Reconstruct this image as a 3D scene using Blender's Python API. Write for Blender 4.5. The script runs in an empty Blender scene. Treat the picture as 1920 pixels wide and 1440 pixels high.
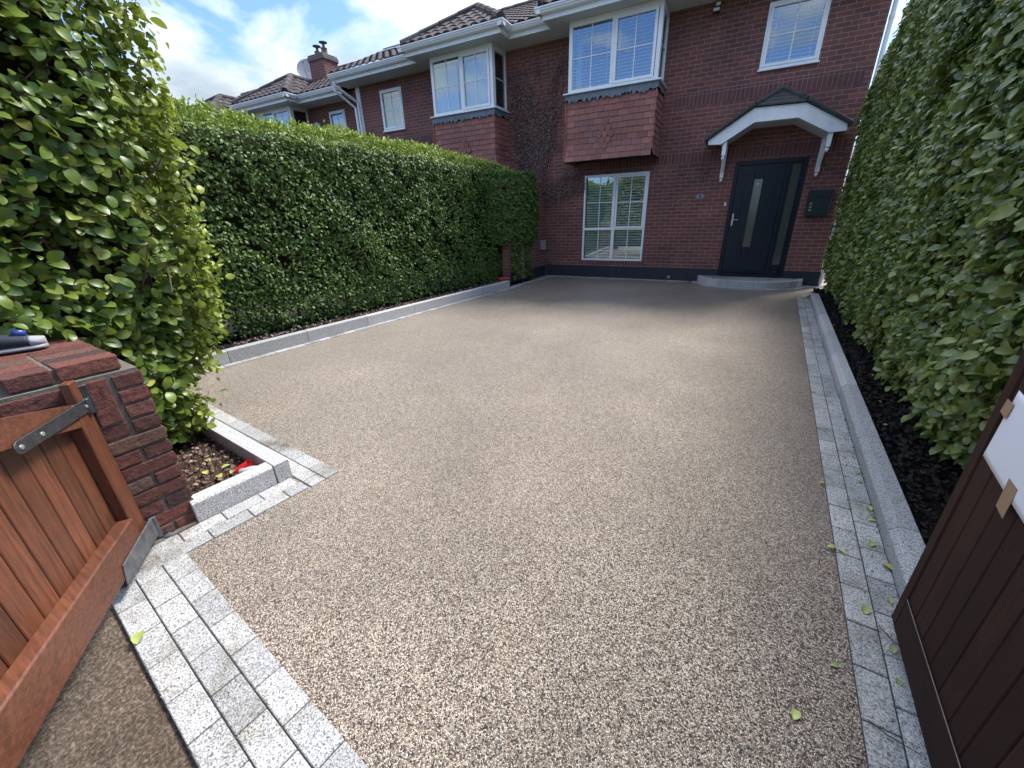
import bpy, math, random
import numpy as np
from mathutils import Vector, Matrix, Quaternion
rnd = random.Random(7)
NR = np.random.default_rng(11)
R_ = math.radians
SC = bpy.context.scene
COL = SC.collection

# ------------------------------------------------------------------ camera
FPX = 742.0
CAM = Vector((0.0, 0.0, 1.44))
def cam_matrix(pitch, roll, yaw):
    cp, sp = math.cos(pitch), math.sin(pitch)
    B = Matrix(((1, 0, 0), (0, 0, 1), (0, -1, 0)))
    P = Matrix(((1, 0, 0), (0, cp, sp), (0, -sp, cp)))
    cr, sr = math.cos(roll), math.sin(roll)
    Ro = Matrix(((cr, -sr, 0), (sr, cr, 0), (0, 0, 1)))
    cy, sy = math.cos(yaw), math.sin(yaw)
    Y = Matrix(((cy, -sy, 0), (sy, cy, 0), (0, 0, 1)))
    return Y @ B @ P @ Ro
CM = cam_matrix(R_(22.744), R_(1.648), R_(28.430))
cam_data = bpy.data.cameras.new('camera')
cam = bpy.data.objects.new('camera', cam_data)
COL.objects.link(cam)
rx, dn, fw = CM.col[0], CM.col[1], CM.col[2]
cam.matrix_world = Matrix(((rx[0], -dn[0], -fw[0], CAM[0]), (rx[1], -dn[1], -fw[1], CAM[1]),
                           (rx[2], -dn[2], -fw[2], CAM[2]), (0, 0, 0, 1)))
cam_data.sensor_width = 36
cam_data.lens = FPX / 1920 * 36
cam_data.clip_start = 0.05
cam_data.clip_end = 3000
SC.camera = cam

# ------------------------------------------------------------------ light
SUN_EL, SUN_AZ = R_(57), R_(24)          # azimuth measured from +Y towards +X
w = bpy.data.worlds.new('World'); SC.world = w; w.use_nodes = True
nt = w.node_tree; N = nt.nodes; L = nt.links
for n in list(N): N.remove(n)
out = N.new('ShaderNodeOutputWorld'); bg = N.new('ShaderNodeBackground')
sky = N.new('ShaderNodeTexSky'); sky.sky_type = 'NISHITA'; sky.sun_disc = False
sky.sun_elevation = SUN_EL; sky.sun_rotation = SUN_AZ; sky.dust_density = 1.2
tc = N.new('ShaderNodeTexCoord'); sep = N.new('ShaderNodeSeparateXYZ')
L.new(tc.outputs['Generated'], sep.inputs[0])
mx = N.new('ShaderNodeMath'); mx.operation = 'MAXIMUM'; mx.inputs[1].default_value = 0.0
L.new(sep.outputs['Z'], mx.inputs[0])
ad = N.new('ShaderNodeMath'); ad.inputs[1].default_value = 0.22; L.new(mx.outputs[0], ad.inputs[0])
dv = []
for a in 'XY':
    d = N.new('ShaderNodeMath'); d.operation = 'DIVIDE'
    L.new(sep.outputs[a], d.inputs[0]); L.new(ad.outputs[0], d.inputs[1]); dv.append(d)
cb = N.new('ShaderNodeCombineXYZ'); L.new(dv[0].outputs[0], cb.inputs[0]); L.new(dv[1].outputs[0], cb.inputs[1])
n1 = N.new('ShaderNodeTexNoise'); n1.inputs['Scale'].default_value = 1.9; n1.inputs['Detail'].default_value = 7
n1.inputs['Roughness'].default_value = 0.52; n1.inputs['Distortion'].default_value = 0.3
cb.inputs[2].default_value = 5.1
L.new(cb.outputs[0], n1.inputs['Vector'])
cr = N.new('ShaderNodeValToRGB'); cr.color_ramp.elements[0].position = 0.44; cr.color_ramp.elements[1].position = 0.56
cy_ = N.new('ShaderNodeMath'); cy_.operation = 'MULTIPLY_ADD'; cy_.inputs[1].default_value = 0.055   # the sky clears towards -Y
L.new(sep.outputs['Y'], cy_.inputs[0]); L.new(n1.outputs['Fac'], cy_.inputs[2]); L.new(cy_.outputs[0], cr.inputs[0])
n2 = N.new('ShaderNodeTexNoise'); n2.inputs['Scale'].default_value = 3.1; n2.inputs['Detail'].default_value = 5
L.new(cb.outputs[0], n2.inputs['Vector'])
cc = N.new('ShaderNodeValToRGB')
cc.color_ramp.elements[0].position = 0.33; cc.color_ramp.elements[0].color = (1.75, 2.1, 2.45, 1)
cc.color_ramp.elements[1].position = 0.66; cc.color_ramp.elements[1].color = (3.3, 3.5, 3.7, 1)
L.new(n2.outputs['Fac'], cc.inputs[0])
mxs = N.new('ShaderNodeMixRGB'); L.new(cr.outputs[0], mxs.inputs[0])
skt = N.new('ShaderNodeMixRGB'); skt.blend_type = 'MULTIPLY'; skt.inputs[0].default_value = 1; skt.inputs[2].default_value = (0.50, 0.62, 0.86, 1)
L.new(sky.outputs[0], skt.inputs[1]); L.new(skt.outputs[0], mxs.inputs[1])
zb = N.new('ShaderNodeMath'); zb.operation = 'MULTIPLY_ADD'; zb.inputs[1].default_value = 2.6; zb.inputs[2].default_value = 0.34
L.new(mx.outputs[0], zb.inputs[0])          # cloud cover is brighter towards the zenith
zm = N.new('ShaderNodeMixRGB'); zm.blend_type = 'MULTIPLY'; zm.inputs[0].default_value = 1
L.new(cc.outputs[0], zm.inputs[1]); L.new(zb.outputs[0], zm.inputs[2]); L.new(zm.outputs[0], mxs.inputs[2])
L.new(mxs.outputs[0], bg.inputs[0]); bg.inputs[1].default_value = 0.14
L.new(bg.outputs[0], out.inputs[0])

sd = bpy.data.lights.new('sun', 'SUN'); sd.energy = 2.7; sd.angle = R_(17); sd.color = (1.0, 0.955, 0.89)
so = bpy.data.objects.new('sun', sd); COL.objects.link(so)
sdir = Vector((math.cos(SUN_EL) * math.sin(SUN_AZ), math.cos(SUN_EL) * math.cos(SUN_AZ), math.sin(SUN_EL)))
so.rotation_euler = sdir.to_track_quat('Z', 'Y').to_euler()
so.location = (3, 20, 20)
SC.view_settings.view_transform = 'Standard'; SC.view_settings.look = 'None'
SC.view_settings.exposure = 1.42; SC.view_settings.gamma = 1
SC.render.engine = 'CYCLES'
SC.cycles.max_bounces = 8; SC.cycles.transparent_max_bounces = 12

# ------------------------------------------------------------------ node helper
def new_mat(name):
    m = bpy.data.materials.new(name); m.use_nodes = True
    return m, m.node_tree.nodes, m.node_tree.links, m.node_tree.nodes['Principled BSDF']
def ramp(N, stops, interp='LINEAR'):
    r = N.new('ShaderNodeValToRGB'); e = r.color_ramp
    e.interpolation = interp
    while len(e.elements) < len(stops): e.elements.new(0.5)
    for i, (p, c) in enumerate(stops):
        e.elements[i].position = p; e.elements[i].color = (c[0], c[1], c[2], 1)
    return r
def noise(N, L, vec, scale, detail=4, rough=0.55, dist=0):
    n = N.new('ShaderNodeTexNoise'); n.inputs['Scale'].default_value = scale
    n.inputs['Detail'].default_value = detail; n.inputs['Roughness'].default_value = rough
    n.inputs['Distortion'].default_value = dist
    L.new(vec, n.inputs['Vector']); return n
def mixc(N, L, fac, a, b, mode='MIX'):
    m = N.new('ShaderNodeMixRGB'); m.blend_type = mode
    for i, v in enumerate((fac, a, b)):
        if hasattr(v, 'is_linked') or hasattr(v, 'links'): L.new(v, m.inputs[i])
        elif isinstance(v, (int, float)): m.inputs[i].default_value = v
        else: m.inputs[i].default_value = (v[0], v[1], v[2], 1)
    return m.outputs[0]
def bump(N, L, bs, h, strength=0.4, dist=0.01):
    b = N.new('ShaderNodeBump'); b.inputs['Strength'].default_value = strength
    b.inputs['Distance'].default_value = dist; L.new(h, b.inputs['Height']); L.new(b.outputs[0], bs.inputs['Normal'])
    return b
def objco(N): return N.new('ShaderNodeTexCoord').outputs['Object']
def attr(N, name):
    a = N.new('ShaderNodeAttribute'); a.attribute_name = name; return a

MAT = {}
def simple(name, col, rough=0.5, metal=0.0, var=0.12, scale=8, bmp=0.0, bscale=60, spec=None, coat=0):
    m, N, L, bs = new_mat(name)
    co = objco(N); n = noise(N, L, co, scale, 5)
    r = ramp(N, [(0.25, [c * (1 - var) for c in col]), (0.75, [min(1, c * (1 + var)) for c in col])])
    L.new(n.outputs['Fac'], r.inputs[0]); L.new(r.outputs[0], bs.inputs['Base Color'])
    bs.inputs['Roughness'].default_value = rough; bs.inputs['Metallic'].default_value = metal
    if spec is not None: bs.inputs['Specular IOR Level'].default_value = spec
    if coat: bs.inputs['Coat Weight'].default_value = coat
    if bmp:
        n3 = noise(N, L, co, bscale, 4); bump(N, L, bs, n3.outputs['Fac'], bmp, 0.004)
    MAT[name] = m; return m

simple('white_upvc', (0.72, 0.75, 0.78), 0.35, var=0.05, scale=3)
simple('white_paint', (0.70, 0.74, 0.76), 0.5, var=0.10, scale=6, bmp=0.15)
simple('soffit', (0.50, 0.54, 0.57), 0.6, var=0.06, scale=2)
simple('dark_plinth', (0.012, 0.017, 0.028), 0.5, var=0.3, scale=5, bmp=0.3, bscale=40)
simple('door_blue', (0.008, 0.014, 0.026), 0.32, var=0.15, scale=4, spec=0.3)
simple('door_frame', (0.007, 0.011, 0.020), 0.35, var=0.15, scale=4, spec=0.3)
simple('chrome', (0.55, 0.55, 0.55), 0.25, metal=1, var=0.05)
simple('lead', (0.10, 0.125, 0.15), 0.55, var=0.3, scale=9, bmp=0.3, bscale=30)
simple('black_plastic', (0.015, 0.015, 0.017), 0.45)
simple('black_iron', (0.035, 0.037, 0.042), 0.5, metal=0.3, var=0.5, scale=30, bmp=0.5, bscale=80)
simple('worn_iron', (0.10, 0.105, 0.115), 0.55, metal=0.3, var=0.5, scale=25, bmp=0.6, bscale=60)
simple('screw', (0.45, 0.45, 0.43), 0.4, metal=0.7)
simple('blind', (0.62, 0.63, 0.63), 0.5, var=0.04)
simple('dark_room', (0.015, 0.017, 0.018), 0.9)
simple('mail_green', (0.014, 0.028, 0.032), 0.4, var=0.15)
simple('plaque', (0.16, 0.20, 0.25), 0.5, var=0.2, scale=20)
simple('grey_plastic', (0.26, 0.27, 0.28), 0.6, var=0.1)
simple('timber_grey', (0.20, 0.17, 0.15), 0.8, var=0.35, scale=14, bmp=0.5, bscale=40)
simple('mortar', (0.115, 0.105, 0.088), 0.95, var=0.3, scale=30, bmp=0.8, bscale=120)
simple('paper', (0.74, 0.76, 0.82), 0.7, var=0.02)
simple('red_plastic', (0.62, 0.02, 0.025), 0.35, var=0.1)
simple('blue_plastic', (0.02, 0.05, 0.22), 0.4)
simple('bottle', (0.42, 0.43, 0.44), 0.2, var=0.3, scale=40)
simple('shoe_white', (0.30, 0.30, 0.33), 0.7)
simple('shoe_dark', (0.015, 0.02, 0.035), 0.7)
simple('dish', (0.50, 0.47, 0.46), 0.5, var=0.1)
simple('terracotta', (0.16, 0.075, 0.055), 0.8, var=0.3, scale=12)
simple('flaunching', (0.12, 0.11, 0.10), 0.9, var=0.4, scale=12, bmp=0.5)
simple('panel', (0.10, 0.12, 0.15), 0.08, var=0.1)
simple('alu', (0.6, 0.6, 0.62), 0.35, metal=0.8)
simple('path_concrete', (0.33, 0.26, 0.20), 0.9, var=0.2, scale=10, bmp=0.4)
simple('bark', (0.085, 0.055, 0.038), 0.9, var=0.5, scale=25, bmp=0.9, bscale=60)
simple('twig_shade_core', (0.022, 0.019, 0.011), 1.0, var=0.5, scale=30, bmp=0.6, bscale=40, spec=0.02)  # dark core standing for inner twigs, added to block light and darken gaps
simple('curtain', (0.60, 0.62, 0.62), 0.8, var=0.05)
simple('tape_mat', (0.28, 0.17, 0.10), 0.3, var=0.1)

def brick_mat(name, c1, c2, mortar, soldier=False, offset=(0, 0)):
    m, N, L, bs = new_mat(name)
    co = objco(N); sp = N.new('ShaderNodeSeparateXYZ'); L.new(co, sp.inputs[0])
    a = N.new('ShaderNodeMath'); L.new(sp.outputs[0], a.inputs[0]); L.new(sp.outputs[1], a.inputs[1])
    cbn = N.new('ShaderNodeCombineXYZ')
    wob = noise(N, L, co, 3.0, 2); wm = N.new('ShaderNodeMath'); wm.operation = 'MULTIPLY'; wm.inputs[1].default_value = 0.008
    L.new(wob.outputs['Fac'], wm.inputs[0])
    z = N.new('ShaderNodeMath'); L.new(sp.outputs[2], z.inputs[0]); L.new(wm.outputs[0], z.inputs[1])
    if soldier: L.new(z.outputs[0], cbn.inputs[0]); L.new(a.outputs[0], cbn.inputs[1])
    else: L.new(a.outputs[0], cbn.inputs[0]); L.new(z.outputs[0], cbn.inputs[1])
    bt = N.new('ShaderNodeTexBrick'); L.new(cbn.outputs[0], bt.inputs['Vector'])
    bt.inputs['Scale'].default_value = 1.0
    bt.inputs['Brick Width'].default_value = 0.24 if soldier else 0.225
    bt.inputs['Row Height'].default_value = 0.0745
    bt.inputs['Mortar Size'].default_value = 0.006; bt.inputs['Mortar Smooth'].default_value = 0.25
    bt.inputs['Bias'].default_value = -0.1
    if soldier: bt.offset = 0.0
    bt.inputs['Color1'].default_value = (*c1, 1); bt.inputs['Color2'].default_value = (*c2, 1)
    bt.inputs['Mortar'].default_value = (*mortar, 1)
    big = noise(N, L, co, 1.1, 6, 0.65); rb = ramp(N, [(0.3, (0.66, 0.68, 0.72)), (0.7, (1.22, 1.15, 1.12))])
    L.new(big.outputs['Fac'], rb.inputs[0])
    col = mixc(N, L, 1.0, bt.outputs['Color'], rb.outputs[0], 'MULTIPLY')
    fine = noise(N, L, co, 55, 5, 0.7); rf = ramp(N, [(0.3, (0.7, 0.7, 0.7)), (0.7, (1.25, 1.25, 1.25))])
    L.new(fine.outputs['Fac'], rf.inputs[0])
    col = mixc(N, L, 0.8, col, rf.outputs[0], 'MULTIPLY')
    L.new(col, bs.inputs['Base Color']); bs.inputs['Roughness'].default_value = 0.85
    h = N.new('ShaderNodeMath'); h.operation = 'MULTIPLY_ADD'; h.inputs[1].default_value = -1.0
    L.new(bt.outputs['Fac'], h.inputs[0]); L.new(fine.outputs['Fac'], h.inputs[2])
    bump(N, L, bs, h.outputs[0], 0.55, 0.008)
    MAT[name] = m; return m
BC = ((0.195, 0.072, 0.060), (0.122, 0.052, 0.050), (0.28, 0.205, 0.180))
brick_mat('brick', *BC)
brick_mat('brick_soldier', (0.155, 0.056, 0.051), (0.100, 0.043, 0.043), (0.215, 0.16, 0.15), True)

def rnd_mat(name, stops, rough=0.8, grain=60, gamt=0.35, bmp=0.5, attrname='rnd', gdist=0.006):
    """base colour picked per piece from the rnd attribute, with surface grain"""
    m, N, L, bs = new_mat(name)
    r = ramp(N, stops); L.new(attr(N, attrname).outputs['Fac'], r.inputs[0])
    co = objco(N); g = noise(N, L, co, grain, 6, 0.7)
    rg = ramp(N, [(0.3, (1 - gamt,) * 3), (0.7, (1 + gamt,) * 3)]); L.new(g.outputs['Fac'], rg.inputs[0])
    col = mixc(N, L, 1.0, r.outputs[0], rg.outputs[0], 'MULTIPLY')
    L.new(col, bs.inputs['Base Color']); bs.inputs['Roughness'].default_value = rough
    if bmp: bump(N, L, bs, g.outputs['Fac'], bmp, gdist)
    MAT[name] = m; return m
rnd_mat('pier_brick', [(0, (0.050, 0.022, 0.020)), (0.35, (0.095, 0.031, 0.024)), (0.7, (0.140, 0.042, 0.031)), (1, (0.095, 0.055, 0.040))], 0.85, 60, 0.5, 1.0, gdist=0.01)
rnd_mat('hung_tile', [(0, (0.185, 0.075, 0.062)), (0.45, (0.265, 0.108, 0.085)), (0.8, (0.185, 0.090, 0.088)), (1, (0.38, 0.160, 0.115))], 0.75, 30, 0.2, 0.3)
rnd_mat('roof_tile', [(0, (0.024, 0.018, 0.021)), (0.5, (0.040, 0.028, 0.031)), (1, (0.068, 0.050, 0.053))], 0.85, 18, 0.4, 0.5)
rnd_mat('canopy_tile', [(0, (0.035, 0.036, 0.036)), (1, (0.08, 0.08, 0.075))], 0.9, 25, 0.4, 0.6)

def granite(name, bright=1.0, stain=True):
    m, N, L, bs = new_mat(name)
    co = objco(N)
    n = noise(N, L, co, 175, 3, 0.8)
    sp = ramp(N, [(0.36, (0.05, 0.05, 0.055)), (0.45, (0.24, 0.24, 0.25)), (0.54, (0.46, 0.46, 0.45)), (0.7, (0.62, 0.61, 0.59))])
    L.new(n.outputs['Fac'], sp.inputs[0])
    r = ramp(N, [(0, (0.70 * bright,) * 3), (0.5, (0.90 * bright, 0.9 * bright, 0.9 * bright)), (1, (1.02 * bright, 1.01 * bright, 0.99 * bright))])
    L.new(attr(N, 'rnd').outputs['Fac'], r.inputs[0])
    col = mixc(N, L, 1.0, sp.outputs[0], r.outputs[0], 'MULTIPLY')
    if stain:
        s = noise(N, L, co, 3.2, 5, 0.65); sr = ramp(N, [(0.50, (1, 1, 1)), (0.62, (0.70, 0.67, 0.62)), (0.74, (0.34, 0.30, 0.26))])
        L.new(s.outputs['Fac'], sr.inputs[0]); col = mixc(N, L, 1.0, col, sr.outputs[0], 'MULTIPLY')
    L.new(col, bs.inputs['Base Color']); bs.inputs['Roughness'].default_value = 0.75
    bump(N, L, bs, n.outputs['Fac'], 0.35, 0.003)
    MAT[name] = m
granite('granite', 1.0); granite('granite_kerb', 1.15, False)

def resin():
    m, N, L, bs = new_mat('resin_drive')
    co = objco(N)
    v = N.new('ShaderNodeTexVoronoi'); v.feature = 'F1'; v.inputs['Scale'].default_value = 225
    L.new(co, v.inputs['Vector'])
    ve = N.new('ShaderNodeTexVoronoi'); ve.feature = 'DISTANCE_TO_EDGE'; ve.inputs['Scale'].default_value = 225
    L.new(co, ve.inputs['Vector'])
    s = N.new('ShaderNodeSeparateColor'); L.new(v.outputs['Color'], s.inputs[0])
    r = ramp(N, [(0.0, (0.06, 0.047, 0.040)), (0.16, (0.17, 0.125, 0.095)), (0.30, (0.33, 0.25, 0.18)), (0.50, (0.47, 0.38, 0.285)),
                 (0.64, (0.58, 0.49, 0.385)), (0.76, (0.24, 0.215, 0.195)), (0.86, (0.66, 0.58, 0.475)), (1.0, (0.38, 0.27, 0.19))], 'CONSTANT')
    L.new(s.outputs[0], r.inputs[0])
    e = ramp(N, [(0.0, (0.22, 0.20, 0.19)), (0.08, (0.5, 0.48, 0.46)), (0.22, (1, 1, 1))]); L.new(ve.outputs['Distance'], e.inputs[0])
    col = mixc(N, L, 1.0, r.outputs[0], e.outputs[0], 'MULTIPLY')
    p = noise(N, L, co, 1.3, 4); pr = ramp(N, [(0.3, (0.85, 0.87, 0.91)), (0.7, (1.09, 1.11, 1.15))]); L.new(p.outputs['Fac'], pr.inputs[0])
    col = mixc(N, L, 1.0, col, pr.outputs[0], 'MULTIPLY')
    p2 = noise(N, L, co, 0.45, 6, 0.65, 0.8); pr2 = ramp(N, [(0.35, (0.90, 0.89, 0.88)), (0.60, (1.05, 1.05, 1.05))]); L.new(p2.outputs['Fac'], pr2.inputs[0])
    col = mixc(N, L, 1.0, col, pr2.outputs[0], 'MULTIPLY')
    p3 = noise(N, L, co, 7.0, 3, 0.6); pr3 = ramp(N, [(0.66, (1, 1, 1)), (0.74, (0.78, 0.75, 0.72))]); L.new(p3.outputs['Fac'], pr3.inputs[0])
    col = mixc(N, L, 1.0, col, pr3.outputs[0], 'MULTIPLY')
    L.new(col, bs.inputs['Base Color']); bs.inputs['Roughness'].default_value = 0.36
    mn = N.new('ShaderNodeMath'); mn.operation = 'MINIMUM'; mn.inputs[1].default_value = 0.4
    L.new(ve.outputs['Distance'], mn.inputs[0])
    hh = N.new('ShaderNodeMath'); hh.operation = 'MULTIPLY_ADD'; hh.inputs[1].default_value = 0.5
    L.new(s.outputs[1], hh.inputs[0]); L.new(mn.outputs[0], hh.inputs[2])
    bump(N, L, bs, hh.outputs[0], 0.75, 0.006)
    MAT['resin'] = m
resin()

def soil(name, c0, c1, c2, scale=40):
    m, N, L, bs = new_mat(name)
    co = objco(N); n = noise(N, L, co, scale, 8, 0.75); n2 = noise(N, L, co, 3, 4)
    r = ramp(N, [(0.35, c0), (0.52, c1), (0.68, c2)]); L.new(n.outputs['Fac'], r.inputs[0])
    r2 = ramp(N, [(0.3, (0.7,) * 3), (0.7, (1.3,) * 3)]); L.new(n2.outputs['Fac'], r2.inputs[0])
    L.new(mixc(N, L, 1.0, r.outputs[0], r2.outputs[0], 'MULTIPLY'), bs.inputs['Base Color'])
    bs.inputs['Roughness'].default_value = 0.95; bs.inputs['Specular IOR Level'].default_value = 0.08
    bump(N, L, bs, n.outputs['Fac'], 1.0, 0.02); MAT[name] = m
soil('mulch', (0.004, 0.004, 0.005), (0.012, 0.010, 0.010), (0.05, 0.042, 0.04), 55)
soil('bed_soil', (0.02, 0.014, 0.01), (0.075, 0.05, 0.035), (0.18, 0.13, 0.09), 38)
soil('old_concrete', (0.06, 0.045, 0.033), (0.16, 0.12, 0.088), (0.40, 0.33, 0.26), 95)
soil('earth', (0.02, 0.02, 0.012), (0.05, 0.045, 0.03), (0.09, 0.08, 0.05), 6)

def wood(name, c0, c1, rough=0.5, axis=2, worn=0.0):
    m, N, L, bs = new_mat(name)
    co = objco(N); mp = N.new('ShaderNodeMapping'); L.new(co, mp.inputs[0])
    sc = [26, 26, 26]; sc[axis] = 1.6; mp.inputs['Scale'].default_value = sc
    n = noise(N, L, mp.outputs[0], 3.2, 7, 0.62, 0.5)
    r = ramp(N, [(0.3, c0), (0.72, c1)]); L.new(n.outputs['Fac'], r.inputs[0])
    rr = ramp(N, [(0, (0.72,) * 3), (1, (1.28,) * 3)]); L.new(attr(N, 'rnd').outputs['Fac'], rr.inputs[0])
    col = mixc(N, L, 1.0, r.outputs[0], rr.outputs[0], 'MULTIPLY')
    b = noise(N, L, co, 4.5, 5, 0.7); br = ramp(N, [(0.35, (0.78,) * 3), (0.68, (1.15,) * 3)]); L.new(b.outputs['Fac'], br.inputs[0])
    col = mixc(N, L, 1.0, col, br.outputs[0], 'MULTIPLY')
    if worn:
        s = noise(N, L, mp.outputs[0], 7, 6, 0.7); sr = ramp(N, [(0.66, (0, 0, 0)), (0.74, (worn,) * 3)]); L.new(s.outputs['Fac'], sr.inputs[0])
        col = mixc(N, L, sr.outputs[0], col, (0.42, 0.34, 0.28))
    L.new(col, bs.inputs['Base Color']); bs.inputs['Roughness'].default_value = rough
    bump(N, L, bs, n.outputs['Fac'], 0.25, 0.003); MAT[name] = m
wood('gate_orange', (0.055, 0.018, 0.009), (0.165, 0.054, 0.024), 0.5, 2, 0.35)
wood('gate_orange_rail', (0.060, 0.020, 0.010), (0.165, 0.056, 0.027), 0.5, 0, 0.6)
wood('gate_brown', (0.013, 0.005, 0.0045), (0.034, 0.011, 0.008), 0.62, 2)
wood('gate_brown_rail', (0.013, 0.005, 0.0045), (0.031, 0.0105, 0.008), 0.62, 1)
for q in ('gate_brown', 'gate_brown_rail'): MAT[q].node_tree.nodes['Principled BSDF'].inputs['Specular IOR Level'].default_value = 0.22

def leaf_mat(name, stops, rough=0.35, trans=0.35, tcol=(0.35, 0.55, 0.06), young_sunlit=None, spec=0.5):
    m, N, L, bs = new_mat(name)
    r = ramp(N, stops); L.new(attr(N, 'rnd').outputs['Fac'], r.inputs[0])
    col = r.outputs[0]
    if young_sunlit is not None:
        col = mixc(N, L, attr(N, 'young_sunlit').outputs['Fac'], col, young_sunlit)  # paler tone for new growth, with sunlight on the rims painted in
    co = objco(N); n = noise(N, L, co, 30, 3); nr = ramp(N, [(0.3, (0.85,) * 3), (0.7, (1.15,) * 3)]); L.new(n.outputs['Fac'], nr.inputs[0])
    col = mixc(N, L, 1.0, col, nr.outputs[0], 'MULTIPLY')
    L.new(col, bs.inputs['Base Color']); bs.inputs['Roughness'].default_value = rough; bs.inputs['Specular IOR Level'].default_value = spec
    t = N.new('ShaderNodeBsdfTranslucent'); tm = mixc(N, L, 0.55, col, tcol); L.new(tm, t.inputs[0])
    ms = N.new('ShaderNodeMixShader'); ms.inputs[0].default_value = trans
    L.new(bs.outputs[0], ms.inputs[1]); L.new(t.outputs[0], ms.inputs[2])
    L.new(ms.outputs[0], N['Material Output'].inputs['Surface']); MAT[name] = m
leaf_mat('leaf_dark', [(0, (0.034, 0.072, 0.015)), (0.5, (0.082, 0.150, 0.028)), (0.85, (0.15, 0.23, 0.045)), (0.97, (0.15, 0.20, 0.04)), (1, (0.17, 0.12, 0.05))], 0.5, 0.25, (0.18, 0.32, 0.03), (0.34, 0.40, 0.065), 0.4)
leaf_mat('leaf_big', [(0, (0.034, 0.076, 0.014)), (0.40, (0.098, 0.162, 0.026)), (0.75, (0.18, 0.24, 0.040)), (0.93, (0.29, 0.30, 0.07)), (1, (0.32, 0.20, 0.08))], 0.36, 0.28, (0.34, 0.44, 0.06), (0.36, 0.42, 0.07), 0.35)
leaf_mat('leaf_olive', [(0, (0.040, 0.078, 0.018)), (0.35, (0.105, 0.155, 0.034)), (0.65, (0.175, 0.225, 0.055)), (0.88, (0.27, 0.29, 0.09)), (0.97, (0.38, 0.35, 0.13)), (1, (0.34, 0.22, 0.12))], 0.30, 0.26, (0.34, 0.42, 0.07), (0.34, 0.38, 0.08), 0.5)
leaf_mat('leaf_dry', [(0, (0.10, 0.058, 0.050)), (0.6, (0.17, 0.105, 0.092)), (1, (0.34, 0.26, 0.24))], 0.8, 0.1, (0.1, 0.07, 0.05))
leaf_mat('leaf_fallen', [(0, (0.20, 0.26, 0.07)), (0.6, (0.34, 0.38, 0.12)), (0.85, (0.45, 0.42, 0.10)), (1, (0.16, 0.09, 0.05))], 0.5, 0.15)

def glass_mat():
    m, N, L, bs = new_mat('glass'); N.remove(bs)
    g = N.new('ShaderNodeBsdfGlossy'); g.inputs['Roughness'].default_value = 0.015; g.inputs[0].default_value = (0.9, 0.95, 1, 1)
    t = N.new('ShaderNodeBsdfTransparent'); t.inputs[0].default_value = (0.82, 0.88, 0.88, 1)
    lw = N.new('ShaderNodeLayerWeight'); lw.inputs[0].default_value = 0.5
    pw5 = N.new('ShaderNodeMath'); pw5.operation = 'POWER'; pw5.inputs[1].default_value = 4.0; L.new(lw.outputs['Facing'], pw5.inputs[0])
    f = N.new('ShaderNodeMath'); f.operation = 'MULTIPLY_ADD'; f.inputs[1].default_value = 0.8; f.inputs[2].default_value = 0.17; L.new(pw5.outputs[0], f.inputs[0])
    ms = N.new('ShaderNodeMixShader'); L.new(f.outputs[0], ms.inputs[0]); L.new(t.outputs[0], ms.inputs[1]); L.new(g.outputs[0], ms.inputs[2])
    L.new(ms.outputs[0], N['Material Output'].inputs['Surface']); MAT['glass'] = m
glass_mat()
MAT['obscure'] = None
def obscure():
    m, N, L, bs = new_mat('obscure_glass')
    bs.inputs['Base Color'].default_value = (0.055, 0.065, 0.06, 1); bs.inputs['Roughness'].default_value = 0.12
    bs.inputs['Specular IOR Level'].default_value = 0.9
    n = noise(N, L, objco(N), 9, 3); bump(N, L, bs, n.outputs['Fac'], 0.06, 0.01); MAT['obscure'] = m
obscure()

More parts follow.
